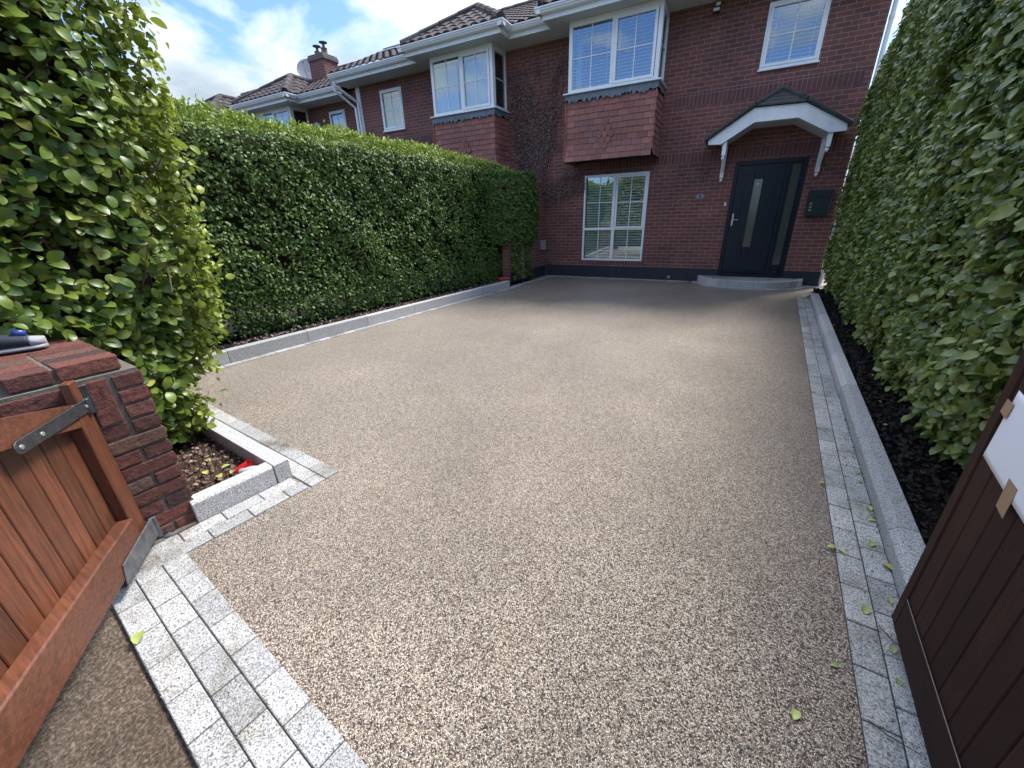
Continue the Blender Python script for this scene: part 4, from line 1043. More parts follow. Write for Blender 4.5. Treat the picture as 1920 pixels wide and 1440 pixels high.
m = MB(); m.prism([GPt(0.1025, -0.024, gbot(0.1)), GPt(LEN - 0.1, -0.024, gbot(LEN)), GPt(LEN - 0.1, -0.024, gbot(LEN) + 0.165), GPt(0.1025, -0.024, gbot(0.1) + 0.165)], gn * 0.060, 0.5)
m.build('bottom_rail', 'gate_orange_rail', gate, bevel=0.006)
# strap hinge, bottom shoe
m = MB(); s0, z0, s1, z1 = 0.445, 0.800, -0.055, 0.765
n = 8; wd = 0.024
P = [GPt(s1, 0.0245, z1 - 0.028), GPt(s0, 0.0245, z0 - wd)] + [GPt(s0 + wd * math.sin(math.pi * k / n), 0.0245, z0 - wd * math.cos(math.pi * k / n)) for k in range(1, n)] + [GPt(s0, 0.0245, z0 + wd), GPt(s1, 0.0245, z1 + 0.028)]
m.prism(P, gn * 0.006); m.tube([GPt(s1, 0.03, z1 - 0.04), GPt(s1, 0.03, z1 + 0.045)], 0.013, 10); sh = m.build('strap_hinge', 'black_iron', gate, bevel=0.002)
for q in (0.03, 0.33, 0.44):
    m = MB(); m.lathe(GPt(q, 0.0305, 0.768 + 0.07 * q), [(0.009, 0), (0.008, 0.003), (0.002, 0.005)], 10, gn); m.build('coach_bolt', 'screw', sh)
m = MB(); m.prism([GPt(-0.01, 0.0365, 0.045), GPt(0.34, 0.0365, 0.045 + 0.03), GPt(0.31, 0.0365, 0.155), GPt(-0.01, 0.0365, 0.15)], gn * 0.006); m.prism([GPt(-0.01, -0.03, 0.050), GPt(0.34, -0.03, 0.062), GPt(0.34, 0.036, 0.062), GPt(-0.01, 0.036, 0.050)], (0, 0, -0.005))
m.tube([GPt(-0.035, 0.03, 0.02), GPt(-0.035, 0.03, 0.14)], 0.018, 12); m.build('bottom_hinge', 'worn_iron', gate, bevel=0.002)
rebase(gate)
# floor pivot
m = MB(); q = GPt(-0.05, 0.05, 0); m.lathe((q.x, q.y, 0.0), [(0.035, 0), (0.034, 0.012), (0.018, 0.02), (0.016, 0.05)], 12)
tag(m.build('gate_pivot', 'black_iron'), 'small black iron pivot on the ground at the foot of the brick pier', 'gate hardware')
m = MB(); m.lathe((FP(-0.93, 0.035).x, FP(-0.93, 0.035).y, 0.003), [(0.016, 0), (0.016, 0.012), (0.010, 0.014), (0.009, 0.005)], 14)
tag(m.build('drop_bolt_socket', 'screw'), 'steel drop bolt socket let into the front setts', 'gate hardware')

# right gate: flush boarded outer face, swung in against the right hedge
HO, hd, hn = gate_axes(0.612, 0.05, 0.0765, 0.997)   # s=0 hinge ... s=1.475 free edge
LEN2 = 1.476
def HPt(s, t, z): v = HO + hd * (LEN2 - s) + hn * t; return Vector((v.x, v.y, z))     # s measured from the free edge
g2 = empty('wooden_gate', tuple(HPt(0.7, 0, 0.06)), 'dark brown timber gate leaf folded back by the right hedge with paper taped on', 'gate')
def h2(s): return 1.19 - 0.16 * s - 0.03 * s * s
m = MB(); edges = [0.050] + [0.058 + 0.0835 * i for i in range(1, 17)]
m.prism([HPt(0, 0, 0.06), HPt(0.048, 0, 0.06), HPt(0.048, 0, h2(0.05)), HPt(0, 0, h2(0))], hn * -0.045)
m.prism([HPt(0.0495, 0, h2(0.05) - 0.14), HPt(LEN2, 0, h2(LEN2) - 0.14), HPt(LEN2, 0, h2(LEN2)), HPt(0.0495, 0, h2(0.05))], hn * -0.045)
m.build('stile_and_top_rail', 'gate_brown', g2, bevel=0.004)
m = MB(); m.prism([HPt(0.0495, 0.0005, 0.06), HPt(LEN2, 0.0005, 0.06), HPt(LEN2, 0.0005, 0.196), HPt(0.0495, 0.0005, 0.196)], hn * -0.045, 0.4); m.build('bottom_rail', 'gate_brown_rail', g2, bevel=0.003)
m = MB(); s = 0.0515
while s < LEN2 - 0.02:
    b = min(s + 0.0805, LEN2)
    m.prism([HPt(s, -0.003, 0.198), HPt(b, -0.003, 0.198), HPt(b, -0.003, h2(b) - 0.1405), HPt(s, -0.003, h2(s) - 0.1405)], hn * -0.02)
    s += 0.0838
m.build('boards', 'gate_brown', g2, bevel=0.0028)
m = MB(); m.tube([HPt(0.05, 0.001, 0.1975), HPt(1.4, 0.001, 0.1975)], 0.0014, 5); m.build('light_joint', 'timber_grey', g2); rebase(g2)
# paper notice (blank towards us) and tapes
m = MB(); A = HPt(0.078, 0.004, 0.792); e1 = HPt(0.372, 0.007, 0.765) - A; e2 = HPt(0.096, 0.006, 0.997) - A
nn = 12; vs = []
for j in range(nn + 1):
    for i in range(nn + 1):
        u, v = i / nn, j / nn; p = A + e1 * u + e2 * v + hn * (0.003 + 0.004 * math.sin(u * 3.0) * math.sin(v * 2.5 + 0.4)); vs.append(p)
fs = [(j * (nn + 1) + i, j * (nn + 1) + i + 1, (j + 1) * (nn + 1) + i + 1, (j + 1) * (nn + 1) + i) for j in range(nn) for i in range(nn)]
m.add(vs, fs); po = m.build('paper_sheet', 'paper', smooth=True); sol = po.modifiers.new('t', 'SOLIDIFY'); sol.thickness = 0.0006
tag(po, 'blank white sheet of paper taped to the dark brown gate', 'paper')
for (s0, z0, s1, z1, wdt, lb) in ((0.082, 0.925, 0.098, 0.965, 0.018, 'small piece of brown tape on the upper left edge of the paper sheet'), (0.225, 0.725, 0.285, 0.800, 0.03, 'wider piece of brown tape across the bottom edge of the paper sheet')):
    m = MB(); 
    if wdt < 0.02: P = [HPt(0.070, 0.012, 0.925), HPt(0.108, 0.012, 0.918), HPt(0.113, 0.012, 0.962), HPt(0.076, 0.012, 0.965)]
    else: P = [HPt(0.246, 0.012, 0.735), HPt(0.292, 0.012, 0.728), HPt(0.288, 0.012, 0.812), HPt(0.240, 0.012, 0.815)]
    m.prism(P, hn * 0.0008); tag(m.build('tape', 'tape_mat'), lb, 'tape')

# ------------------------------------------------------------------ FOLIAGE
def leaf_template(stations, arch=0.10, fold=0.10):
    vs = []; idx = []
    for (t, wv) in stations:
        z = arch * math.sin(math.pi * t) 
        if wv < 1e-3: vs.append((t, 0, z)); idx.append([len(vs) - 1])
        else:
            k = len(vs); vs += [(t, -wv, z + fold * wv), (t, 0, z), (t, wv, z + fold * wv)]; idx.append([k, k + 1, k + 2])
    fs = []
    for a, b in zip(idx[:-1], idx[1:]):
        if len(a) == 1: fs += [(a[0], b[0], b[1]), (a[0], b[1], b[2])]
        elif len(b) == 1: fs += [(a[0], b[0], a[1]), (a[1], b[0], a[2])]
        else: fs += [(a[0], b[0], b[1], a[1]), (a[1], b[1], b[2], a[2])]
    return np.array(vs), fs
LEAF_HI = leaf_template([(0, 0), (0.12, 0.17), (0.32, 0.29), (0.55, 0.325), (0.78, 0.25), (0.93, 0.12), (1.0, 0)], 0.09, 0.18)
LEAF_MD = leaf_template([(0, 0), (0.2, 0.22), (0.5, 0.31), (0.82, 0.2), (1.0, 0)], 0.10, 0.25)
LEAF_LO = leaf_template([(0, 0), (0.38, 0.29), (0.75, 0.23), (1.0, 0)], 0.10, 0.3)

def norm(a): return a / np.maximum(np.linalg.norm(a, axis=-1, keepdims=True), 1e-9)
def leaves(name, tmpl, pos, nrm, direc, size, rnds, young_sunlit, mat, parent):
    V, Fs = tmpl; n = len(pos); m = len(V)
    nrm = norm(nrm); d = norm(direc - nrm * np.sum(direc * nrm, 1, keepdims=True)); s = np.cross(nrm, d)
    co = pos[:, None, :] + size[:, None, None] * (V[None, :, 0:1] * d[:, None, :] + V[None, :, 1:2] * s[:, None, :] + V[None, :, 2:3] * nrm[:, None, :])
    # individual width variation and curl
    co = co.reshape(-1, 3)
    me = bpy.data.meshes.new(name)
    quads = [f for f in Fs if len(f) == 4]; tris = [f for f in Fs if len(f) == 3]
    loops = []; sizes = []
    base = (np.arange(n) * m)[:, None]
    one = np.concatenate([np.array(f) for f in Fs]); li = (base + one[None, :]).reshape(-1)
    ls = np.tile(np.array([len(f) for f in Fs]), n); st = np.concatenate([[0], np.cumsum(ls)[:-1]])
    me.vertices.add(n * m); me.vertices.foreach_set('co', co.astype(np.float32).ravel())
    me.loops.add(len(li)); me.loops.foreach_set('vertex_index', li.astype(np.int32))
    me.polygons.add(len(ls)); me.polygons.foreach_set('loop_start', st.astype(np.int32)); me.polygons.foreach_set('loop_total', ls.astype(np.int32))
    me.update(calc_edges=True)
    for nm, arr in (('rnd', rnds), ('young_sunlit', young_sunlit)):
        a = me.attributes.new(nm, 'FLOAT', 'POINT'); a.data.foreach_set('value', np.repeat(arr, m).astype(np.float32))
    me.materials.append(MAT[mat]); me.shade_smooth()
    o = bpy.data.objects.new(name, me); COL.objects.link(o); o.parent = parent
    return o
def vnoise(p, scale, seed=0):
    """cheap smooth noise in about -1..1"""
    q = p * scale + seed * 13.7
    return (np.sin(q[:, 0] * 1.3 + 1.7 * np.sin(q[:, 1] * 0.9 + q[:, 2])) + np.sin(q[:, 1] * 1.7 + 1.3 * np.sin(q[:, 2] * 1.1 + q[:, 0])) + np.sin(q[:, 2] * 1.9 + 1.5 * np.sin(q[:, 0] * 0.8 - q[:, 1]))) / 3

def patch(n, O, U, Vv, outward):
    u = NR.random(n); v = NR.random(n)
    O, U, Vv = (np.array(q, float) for q in (O, U, Vv))
    return O + u[:, None] * U + v[:, None] * Vv, np.tile(norm(np.array(outward, float)), (n, 1)), u, v

# ---- long left hedge ---------------------------------------------------
hl = empty('hedge', (-5.6, 5.5, 0), 'long clipped dark green hedge down the left side of the drive', 'hedge')
def HX(y): return -5.42 + 0.098 * (y - 2)          # face line (inner side, towards the drive)
def Htop(y): return np.where(y < 6.5, 2.60, 2.60 - 0.055 * (y - 6.5) - 0.05 * np.maximum(0, y - 8.4) ** 2 * 1.5)
pos = []; nr = []; yg = []
n = 46000
y = 1.0 + NR.random(n) * 8.35; z = 0.10 + NR.random(n) ** 0.92 * 2.52
ht = Htop(y); z = np.minimum(z, ht + 0.02)
x = HX(y)
# rounded shoulder
sh_ = np.maximum(0, z - (ht - 0.22)) / 0.22
x = x - 0.12 * sh_ ** 2
x = x - 0.10 * np.maximum(0, 0.5 - z)               # thin at the foot
P = np.stack([x, y, z], 1); bmpn = 0.05 * vnoise(P, 3.2) + 0.02 * vnoise(P, 9, 2)
dep = NR.random(n) ** 1.6 * 0.13
P[:, 0] += bmpn - dep
keep = ~((z < 0.35) & (NR.random(n) < (0.35 - z) * 1.5))
Nn = np.stack([np.ones(n), -0.1 * np.ones(n), 0.15 + 1.2 * sh_], 1)
pos.append(P[keep]); nr.append(Nn[keep]); yg.append((np.clip((z - ht + 0.16) / 0.16, 0, 1) * NR.random(n) ** 0.5)[keep])  # top rim paler: new growth, and sunlight put into the colour
n = 9000
y = 1.0 + NR.random(n) * 7.6; z = 0.12 + NR.random(n) * 0.65; P = np.stack([HX(y) - 0.04 - 0.12 * np.maximum(0, 0.5 - z) - NR.random(n) * 0.08, y, z], 1)
pos.append(P); nr.append(np.tile([1, -0.1, 0.3], (n, 1))); yg.append(np.zeros(n))
# top
n = 15000
y = 1.0 + NR.random(n) * 8.3; x = HX(y) - 0.06 - NR.random(n) * 0.95; z = Htop(y) + 0.02 + NR.normal(size=n) * 0.03 + 0.03 * vnoise(np.stack([x, y, x * 0], 1), 4)
pos.append(np.stack([x, y, z], 1)); nr.append(np.tile([0.1, -0.2, 1.0], (n, 1))); yg.append(0.45 + 0.55 * NR.random(n))  # pale top leaves carry both fresh growth and painted sunlight
# rounded far end towards the house, bulging over the wing wall
n = 15000
th = NR.random(n) * math.pi * 0.80; zz = 0.92 + NR.random(n) * 1.50; rr_ = np.sqrt(np.clip(1 - np.abs((zz - 1.6) / 1.15) ** 3, 0.25, 1))
x = -4.95 + rr_ * np.sin(th) * 0.76; y = 9.02 - rr_ * np.cos(th) * 0.92
zt_ = np.minimum(zz, 2.36)
x -= (NR.random(n) * 0.10) * np.sin(th); 
pos.append(np.stack([x + NR.normal(size=n) * 0.025, y + NR.normal(size=n) * 0.025, zt_ + NR.normal(size=n) * 0.02], 1)); nr.append(np.stack([np.sin(th), -np.cos(th), 0.3 + (zz > 2.2) * 0.8], 1)); yg.append(np.zeros(n))
# ragged ivy curtain low on the wing wall
n = 2400
y = 8.42 + NR.random(n) * 0.85; z = 0.1 + NR.random(n) * 0.95; x = -4.50 + 0.1 * (y - 8.5) + NR.random(n) * 0.12
kk = NR.random(n) < 0.8
pos.append(np.stack([x, y, z], 1)[kk]); nr.append(np.tile([1, -0.4, 0.3], (n, 1))[kk]); yg.append(np.zeros(n)[kk])
pos = np.concatenate(pos); nr = np.concatenate(nr); yg = np.concatenate(yg); n = len(pos)
kp = (vnoise(pos, 9, 6) + 0.5 * vnoise(pos, 21, 8)) > -0.66 + 0.2 * NR.random(n); pos, nr, yg = pos[kp], nr[kp], yg[kp]; n = len(pos)
nr = norm(nr) + NR.normal(size=(n, 3)) * 0.55 + np.array([0, 0, 0.28])
dr_ = NR.normal(size=(n, 3)) * 0.8 + np.array([0.5, 0, -0.45])
upy = (yg > 0.35); dr_[upy] = NR.normal(size=(upy.sum(), 3)) * 0.45 + np.array([0.1, 0, 0.9]); nr[upy] = NR.normal(size=(upy.sum(), 3)) + np.array([0.6, -0.5, 0.2])
sz = 0.032 + 0.034 * NR.random(n) ** 1.4
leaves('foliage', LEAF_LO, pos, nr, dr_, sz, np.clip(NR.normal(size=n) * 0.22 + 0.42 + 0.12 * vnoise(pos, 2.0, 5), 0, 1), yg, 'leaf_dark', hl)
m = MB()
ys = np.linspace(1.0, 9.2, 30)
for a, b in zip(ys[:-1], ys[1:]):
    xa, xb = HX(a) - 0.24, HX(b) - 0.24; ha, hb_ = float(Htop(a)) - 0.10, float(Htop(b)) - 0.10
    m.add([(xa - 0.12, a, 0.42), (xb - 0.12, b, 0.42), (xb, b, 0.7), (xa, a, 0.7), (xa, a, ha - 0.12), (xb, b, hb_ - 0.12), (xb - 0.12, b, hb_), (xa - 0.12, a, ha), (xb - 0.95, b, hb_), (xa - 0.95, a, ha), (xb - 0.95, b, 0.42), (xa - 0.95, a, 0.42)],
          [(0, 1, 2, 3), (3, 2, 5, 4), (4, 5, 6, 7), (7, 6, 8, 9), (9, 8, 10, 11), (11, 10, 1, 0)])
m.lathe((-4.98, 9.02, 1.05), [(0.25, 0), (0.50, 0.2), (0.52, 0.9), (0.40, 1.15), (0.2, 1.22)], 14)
m.build('twig_shade_mass', 'twig_shade_core', hl)  # solid dark core put in so leaf gaps read as shade
m = MB()
for i in range(26):
    yy = 1.3 + i * 0.31 + rnd.uniform(-0.08, 0.08); xx = HX(yy) - 0.25 - rnd.random() * 0.2
    m.tube([(xx, yy, 0.0), (xx + rnd.uniform(-.04, .04), yy + rnd.uniform(-.05, .05), 0.35), (xx + rnd.uniform(-.08, .08), yy + rnd.uniform(-.1, .1), 0.8)], [0.022, 0.017, 0.012], 6)
m.build('stems', 'bark', hl); rebase(hl)

# ---- near left hedge over the front wall -------------------------------
hn_ = empty('hedge', (-3.6, 0.9, 0), 'near hedge of large round glossy leaves rising above the brick pier at far left', 'hedge')
pos = []; nr = []; yg = []
A_ = np.array([-2.72, 0.05]); B_ = np.array([-3.03, 1.36])
n = 7600     # end face towards the drive
u = NR.random(n); z = 0.95 + NR.random(n) * 2.15
low = NR.random(n) < 0.27; z = np.where(low, 0.10 + NR.random(n) ** 0.8 * 0.95, z); u = np.where(low, 0.50 + NR.random(n) ** 0.7 * 0.50, u)
rec = np.clip((1.0 - z) / 0.9, 0, 1)
x = A_[0] + (B_[0] - A_[0]) * u - 0.10 * rec; y = A_[1] + (B_[1] - 0.25 * rec - A_[1]) * u
rc = np.maximum(0, u - 0.86) / 0.14; x = x - 0.10 * rc ** 2
x = x + 0.05 * np.clip((z - 1.5), -1, 1)
P = np.stack([x, y, z], 1); P[:, 0] += 0.05 * vnoise(P, 4) + 0.02 - NR.random(n) ** 1.5 * 0.20
keep = ~((z < 0.5) & (NR.random(n) < 0.25))
pos.append(P[keep]); nr.append(np.stack([np.ones(n), 0.9 * rc, 0.1 + 0 * z], 1)[keep]); yg.append((0.75 * rc * NR.random(n))[keep])  # leaves turn paler at the lit corner, light put into the tone
n = 3600      # back face along the bed (seen edge-on)
u = NR.random(n) ** 1.5; z = 0.12 + NR.random(n) * 2.95; x = -3.04 - u * 2.2; y = 1.40 + 0.10 * u * 2 + 0.05 * (z - 1.2) * 0.5
y = y - 0.27 * np.clip((1.0 - z) / 0.9, 0, 1); x = x - 0.09 * np.clip((1.0 - z) / 0.9, 0, 1)
P = np.stack([x, y, z], 1); P[:, 1] += 0.05 * vnoise(P, 4, 3) - NR.random(n) * 0.14 + 0.03
pos.append(P); nr.append(np.tile([0.25, 1, 0.1], (n, 1))); yg.append(0.75 * NR.random(n))  # sun side made paler by colour, besides new growth
n = 1500      # fringe of shoots down the edge, sunlight painted into their pale tone
z = 0.12 + NR.random(n) * 2.95; rec = np.clip((1.0 - z) / 0.9, 0, 1); P = np.stack([-3.04 - 0.10 * rec + NR.normal(size=n) * 0.045 + 0.04 * np.clip(z - 1.5, -1, 1), 1.40 - 0.25 * rec + NR.normal(size=n) * 0.05 + 0.03 * (z - 1.2), z], 1)
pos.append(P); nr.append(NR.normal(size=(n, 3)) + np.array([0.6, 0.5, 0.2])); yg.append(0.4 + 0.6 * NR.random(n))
n = 900      # street face
u = NR.random(n); z = 0.95 + NR.random(n) * 2.1; P = np.stack([-2.80 - u * 1.6, 0.05 - NR.random(n) * 0.06 + 0.1 * u, z], 1)
pos.append(P); nr.append(np.tile([0.1, -1, 0.1], (n, 1))); yg.append(np.zeros(n))
pos = np.concatenate(pos); nr = np.concatenate(nr); yg = np.concatenate(yg)
kp = ((vnoise(pos, 7.5, 6) + 0.5 * vnoise(pos, 15, 8)) > -0.62 + 0.25 * NR.random(len(pos))) & ~((pos[:, 1] > 0.3) & (pos[:, 1] < 0.56) & (pos[:, 2] < 1.03) & (pos[:, 0] > -3.0)); pos, nr, yg = pos[kp], nr[kp], yg[kp]; n = len(pos)
nr = norm(nr) * 0.8 + NR.normal(size=(n, 3)) * 0.45 + np.array([0, 0, 0.42])
dr_ = NR.normal(size=(n, 3)) * 0.8 + np.array([0.55, 0.1, -0.3])
sz = 0.036 + 0.056 * NR.random(n) ** 1.5; sz *= np.where(yg > 0.5, 0.75, 1)
leaves('foliage', LEAF_HI, pos, nr, dr_, sz, np.clip(NR.normal(size=n) * 0.26 + 0.45, 0, 1) * np.where(NR.random(n) < 0.985, 0.93, 1.07), yg, 'leaf_big', hn_)
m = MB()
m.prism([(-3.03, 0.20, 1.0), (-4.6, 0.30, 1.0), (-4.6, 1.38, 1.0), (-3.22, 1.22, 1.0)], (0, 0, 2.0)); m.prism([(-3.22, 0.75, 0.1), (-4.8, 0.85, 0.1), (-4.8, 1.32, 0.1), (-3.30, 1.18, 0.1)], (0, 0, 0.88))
m.build('twig_shade_mass', 'twig_shade_core', hn_)  # solid dark blocks behind the leaves, their colour stands for inner shade
m = MB()
m.tube([(-3.32, 1.04, 0.0), (-3.28, 1.06, 0.3), (-3.22, 1.09, 0.6), (-3.17, 1.12, 1.0), (-3.18, 1.08, 1.6), (-3.2, 0.9, 2.4)], [0.045, 0.036, 0.032, 0.028, 0.024, 0.015], 10)
m.tube([(-3.22, 1.09, 0.6), (-3.18, 1.14, 0.9), (-3.14, 1.18, 1.5), (-3.15, 1.2, 2.2)], [0.03, 0.025, 0.02, 0.012], 8)
m.tube([(-3.35, 0.9, 0.0), (-3.28, 0.88, 0.5), (-3.16, 0.85, 1.2), (-3.1, 0.7, 1.9)], [0.04, 0.034, 0.026, 0.018], 8)
m.build('trunk', 'bark', hn_, smooth=True)
m = MB()
for i in range(150):
    zz = rnd.uniform(0.15, 2.9); u = rnd.random() if zz > 1 else rnd.uniform(0.6, 1); x0 = -3.06 + 0.03 * u - (0.18 if zz < 1 else 0); y0 = 0.1 + (1.2 if zz > 1 else 0.92) * u
    p = Vector((x0, y0, zz)); dd = Vector((rnd.uniform(0.3, 1), rnd.uniform(-0.9, 0.9), rnd.uniform(-0.3, 0.9))).normalized(); l = rnd.uniform(0.15, 0.33)
    q = p + dd * l * 0.5 + Vector((0, 0, rnd.uniform(-0.02, 0.04))); e = p + dd * l; e.x = min(e.x, -2.80 if zz > 1 else -3.0); e.y = min(e.y, 1.36 if zz > 1 else 1.12); m.tube([p, q, e], [0.006, 0.0045, 0.002], 4)
m.build('twigs', 'bark', hn_); rebase(hn_)

# ---- right hedge --------------------------------------------------------
hr = empty('hedge', (1.8, 5, 0), 'tall hedge of glossy mid-green leaves along the right side of the drive', 'hedge')
def RX(y): return 1.0 + 0.062 * y
def Rtop(y): return np.where(y < 8.0, 3.95, 3.95 - 0.42 * (y - 8.0))
pos = []; nr = []; yg = []; szs = []
def ystrat(n, a, b, p): return a + (b - a) * NR.random(n) ** p
n = 60000
y = ystrat(n, 1.2, 9.9, 1.0); z = 0.10 + NR.random(n) * 3.9; ht = Rtop(y); z = np.where(z > ht, ht - NR.random(n) * 0.3, z)
x = RX(y) + 0.16 * np.maximum(0, 0.6 - z) - 0.01 * z
shd = np.maximum(0, z - (ht - 0.3)) / 0.3; x = x + 0.16 * shd ** 2
ed = np.maximum(0, y - 9.55) / 0.35; x = x + 0.25 * ed ** 2
P = np.stack([x, y, z], 1); P[:, 0] += -0.06 * vnoise(P, 3.0, 4) - 0.02 * vnoise(P, 8, 1) + NR.random(n) ** 1.5 * 0.16
keep = ~((z < 0.3) & (NR.random(n) < 0.4))
pos.append(P[keep]); nr.append(np.stack([-np.ones(n), 1.5 * ed - 0.1, 0.15 + 1.1 * shd], 1)[keep]); yg.append((0.5 * np.clip(shd, 0, 1) * NR.random(n))[keep])
n = 9000
y = 1.2 + NR.random(n) * 8.6; x = RX(y) + 0.05 + NR.random(n) * 1.1; z = Rtop(y) + NR.normal(size=n) * 0.03
pos.append(np.stack([x, y, z], 1)); nr.append(np.tile([-0.2, 0, 1.0], (n, 1))); yg.append(0.3 + 0.5 * NR.random(n))
pos = np.concatenate(pos); nr = np.concatenate(nr); yg = np.concatenate(yg); n = len(pos)
nr = norm(nr) * 0.9 + NR.normal(size=(n, 3)) * 0.42 + np.array([0, 0, 0.35])
dr_ = NR.normal(size=(n, 3)) * 0.75 + np.array([-0.55, -0.1, -0.25])
sz = 0.040 + 0.052 * NR.random(n) ** 1.5; big = NR.random(n) < 0.08; sz[big] *= 1.2
near = pos[:, 1] < 4.2
rr2 = np.clip(NR.normal(size=n) * 0.26 + 0.42 + 0.10 * vnoise(pos, 1.5, 9), 0, 1) * np.where(NR.random(n) < 0.985, 0.92, 1.07)
leaves('foliage', LEAF_MD, pos[near], nr[near], dr_[near], sz[near], rr2[near], yg[near], 'leaf_olive', hr)
leaves('foliage', LEAF_LO, pos[~near], nr[~near], dr_[~near], sz[~near], rr2[~near], yg[~near], 'leaf_olive', hr)
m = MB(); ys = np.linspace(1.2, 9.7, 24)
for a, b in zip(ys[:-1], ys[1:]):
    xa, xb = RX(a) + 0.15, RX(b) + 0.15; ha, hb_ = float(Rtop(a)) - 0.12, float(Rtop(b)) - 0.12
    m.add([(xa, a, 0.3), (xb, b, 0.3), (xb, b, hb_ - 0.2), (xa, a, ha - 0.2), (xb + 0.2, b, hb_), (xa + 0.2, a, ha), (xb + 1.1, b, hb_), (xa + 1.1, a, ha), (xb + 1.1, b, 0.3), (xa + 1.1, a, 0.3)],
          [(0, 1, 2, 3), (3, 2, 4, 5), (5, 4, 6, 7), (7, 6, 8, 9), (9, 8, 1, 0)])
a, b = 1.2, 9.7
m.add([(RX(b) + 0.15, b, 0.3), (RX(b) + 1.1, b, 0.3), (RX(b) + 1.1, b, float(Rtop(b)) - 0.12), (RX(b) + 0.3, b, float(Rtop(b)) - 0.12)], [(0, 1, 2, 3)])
m.build('twig_shade_mass', 'twig_shade_core', hr)  # solid dark filling added to stop light and shade the gaps
m = MB()
for i in range(24):
    yy = 1.5 + i * 0.35 + rnd.uniform(-0.1, 0.1); xx = RX(yy) + 0.2 + rnd.random() * 0.15
    m.tube([(xx, yy, 0.0), (xx + rnd.uniform(-.04, .04), yy + rnd.uniform(-.05, .05), 0.4), (xx - 0.1, yy + rnd.uniform(-.1, .1), 0.9)], [0.025, 0.018, 0.012], 6)
m.build('stems', 'bark', hr)
m = MB()
for i in range(160):
    yy = rnd.uniform(1.2, 4.5); zz = rnd.uniform(0.2, 2.8); p = Vector((RX(yy) + 0.14, yy, zz)); dd = Vector((-0.9, rnd.uniform(-0.8, 0.8), rnd.uniform(-0.2, 0.8))).normalized(); l = rnd.uniform(0.1, 0.22)
    m.tube([p, p + dd * l * 0.5 + Vector((0, 0, 0.015)), p + dd * l], [0.005, 0.004, 0.002], 4)
m.build('twigs', 'bark', hr); rebase(hr)

# ---- dried creeper on the brickwork between the bays ---------------------
cr_ = empty('creeper', (-4.5, F, 2.2), 'dry brown creeper spreading over the brickwork between the two bays', 'climbing plant')
m = MB(); tips = []
for i in range(46):
    x, z = -4.75 + rnd.uniform(-0.12, 0.25), 1.7 + rnd.uniform(0, 0.3); tx = rnd.uniform(-5.35, -3.85) if i % 5 else rnd.uniform(-3.8, -3.3); tz = rnd.uniform(3.4, 4.75) if i % 5 else rnd.uniform(2.1, 2.5)
    pts = []; k = 16
    for q in range(k + 1):
        t = q / k; px_ = x + (tx - x) * t ** 0.8 + 0.07 * math.sin(q * 1.3 + i); pz = z + (tz - z) * t + 0.05 * math.sin(q * 0.9 + i * 2)
        px_ = min(px_, -3.68) if pz > 2.5 else px_
        px_ = max(px_, -5.30) if pz < 3.7 else px_
        pts.append((px_, F - 0.012 - 0.004 * (i % 4), pz)); tips.append((px_, pz))
    m.tube(pts, [0.011 * (1 - 0.75 * q / k) + 0.002 for q in range(k + 1)], 5)
m.build('stems', 'bark', cr_)
n = 13000
ti = NR.integers(0, len(tips), n); tp = np.array(tips)[ti]
ph = np.stack([tp[:, 0] + NR.normal(size=n) * 0.09, F - 0.015 - NR.random(n) * 0.05, tp[:, 1] + NR.normal(size=n) * 0.09], 1)
ph[:, 0] = np.where(ph[:, 2] > 2.5, np.minimum(ph[:, 0], -3.64), ph[:, 0]); ph[:, 0] = np.maximum(ph[:, 0], -5.34)
leaves('dry_leaves', LEAF_LO, ph, NR.normal(size=(n, 3)) * 0.6 + np.array([0, -1, 0.2]), NR.normal(size=(n, 3)) + np.array([0, 0, -0.5]), 0.022 + 0.022 * NR.random(n), NR.random(n), np.zeros(n), 'leaf_dry', cr_)
rebase(cr_)

# ---- trees across the street, behind the viewer (they show in the window panes)
for i, (tx, ty, hh) in enumerate(((-9, -15, 3.9), (-2.2, -17, 4.6), (5.5, -15, 3.7))):
    tr_ = empty('street_tree', (tx, ty, 0), ['leafy street tree across the road, leftmost of three', 'tallest leafy street tree across the road', 'leafy street tree across the road, rightmost of three'][i], 'tree', 'trees across the street')
    m = MB(); m.tube([(tx, ty, 0), (tx + 0.1, ty, hh * 0.3), (tx - 0.1, ty, hh * 0.7)], [0.2, 0.14, 0.05], 8); m.build('trunk', 'bark', tr_)
    n = 3500; q = norm(NR.normal(size=(n, 3))) * (NR.random(n) ** 0.4)[:, None]; pp = q * np.array([2.6, 2.4, hh * 0.36]) + np.array([tx, ty, hh * 0.62]); pp += 0.35 * np.stack([vnoise(pp, 1.2, s) for s in (1, 2, 3)], 1)
    leaves('crown', LEAF_LO, pp, NR.normal(size=(n, 3)) + np.array([0, 0, 0.5]), NR.normal(size=(n, 3)), 0.28 + 0.1 * NR.random(n), NR.random(n) * 0.6, np.zeros(n), 'leaf_dark', tr_)
    rebase(tr_)

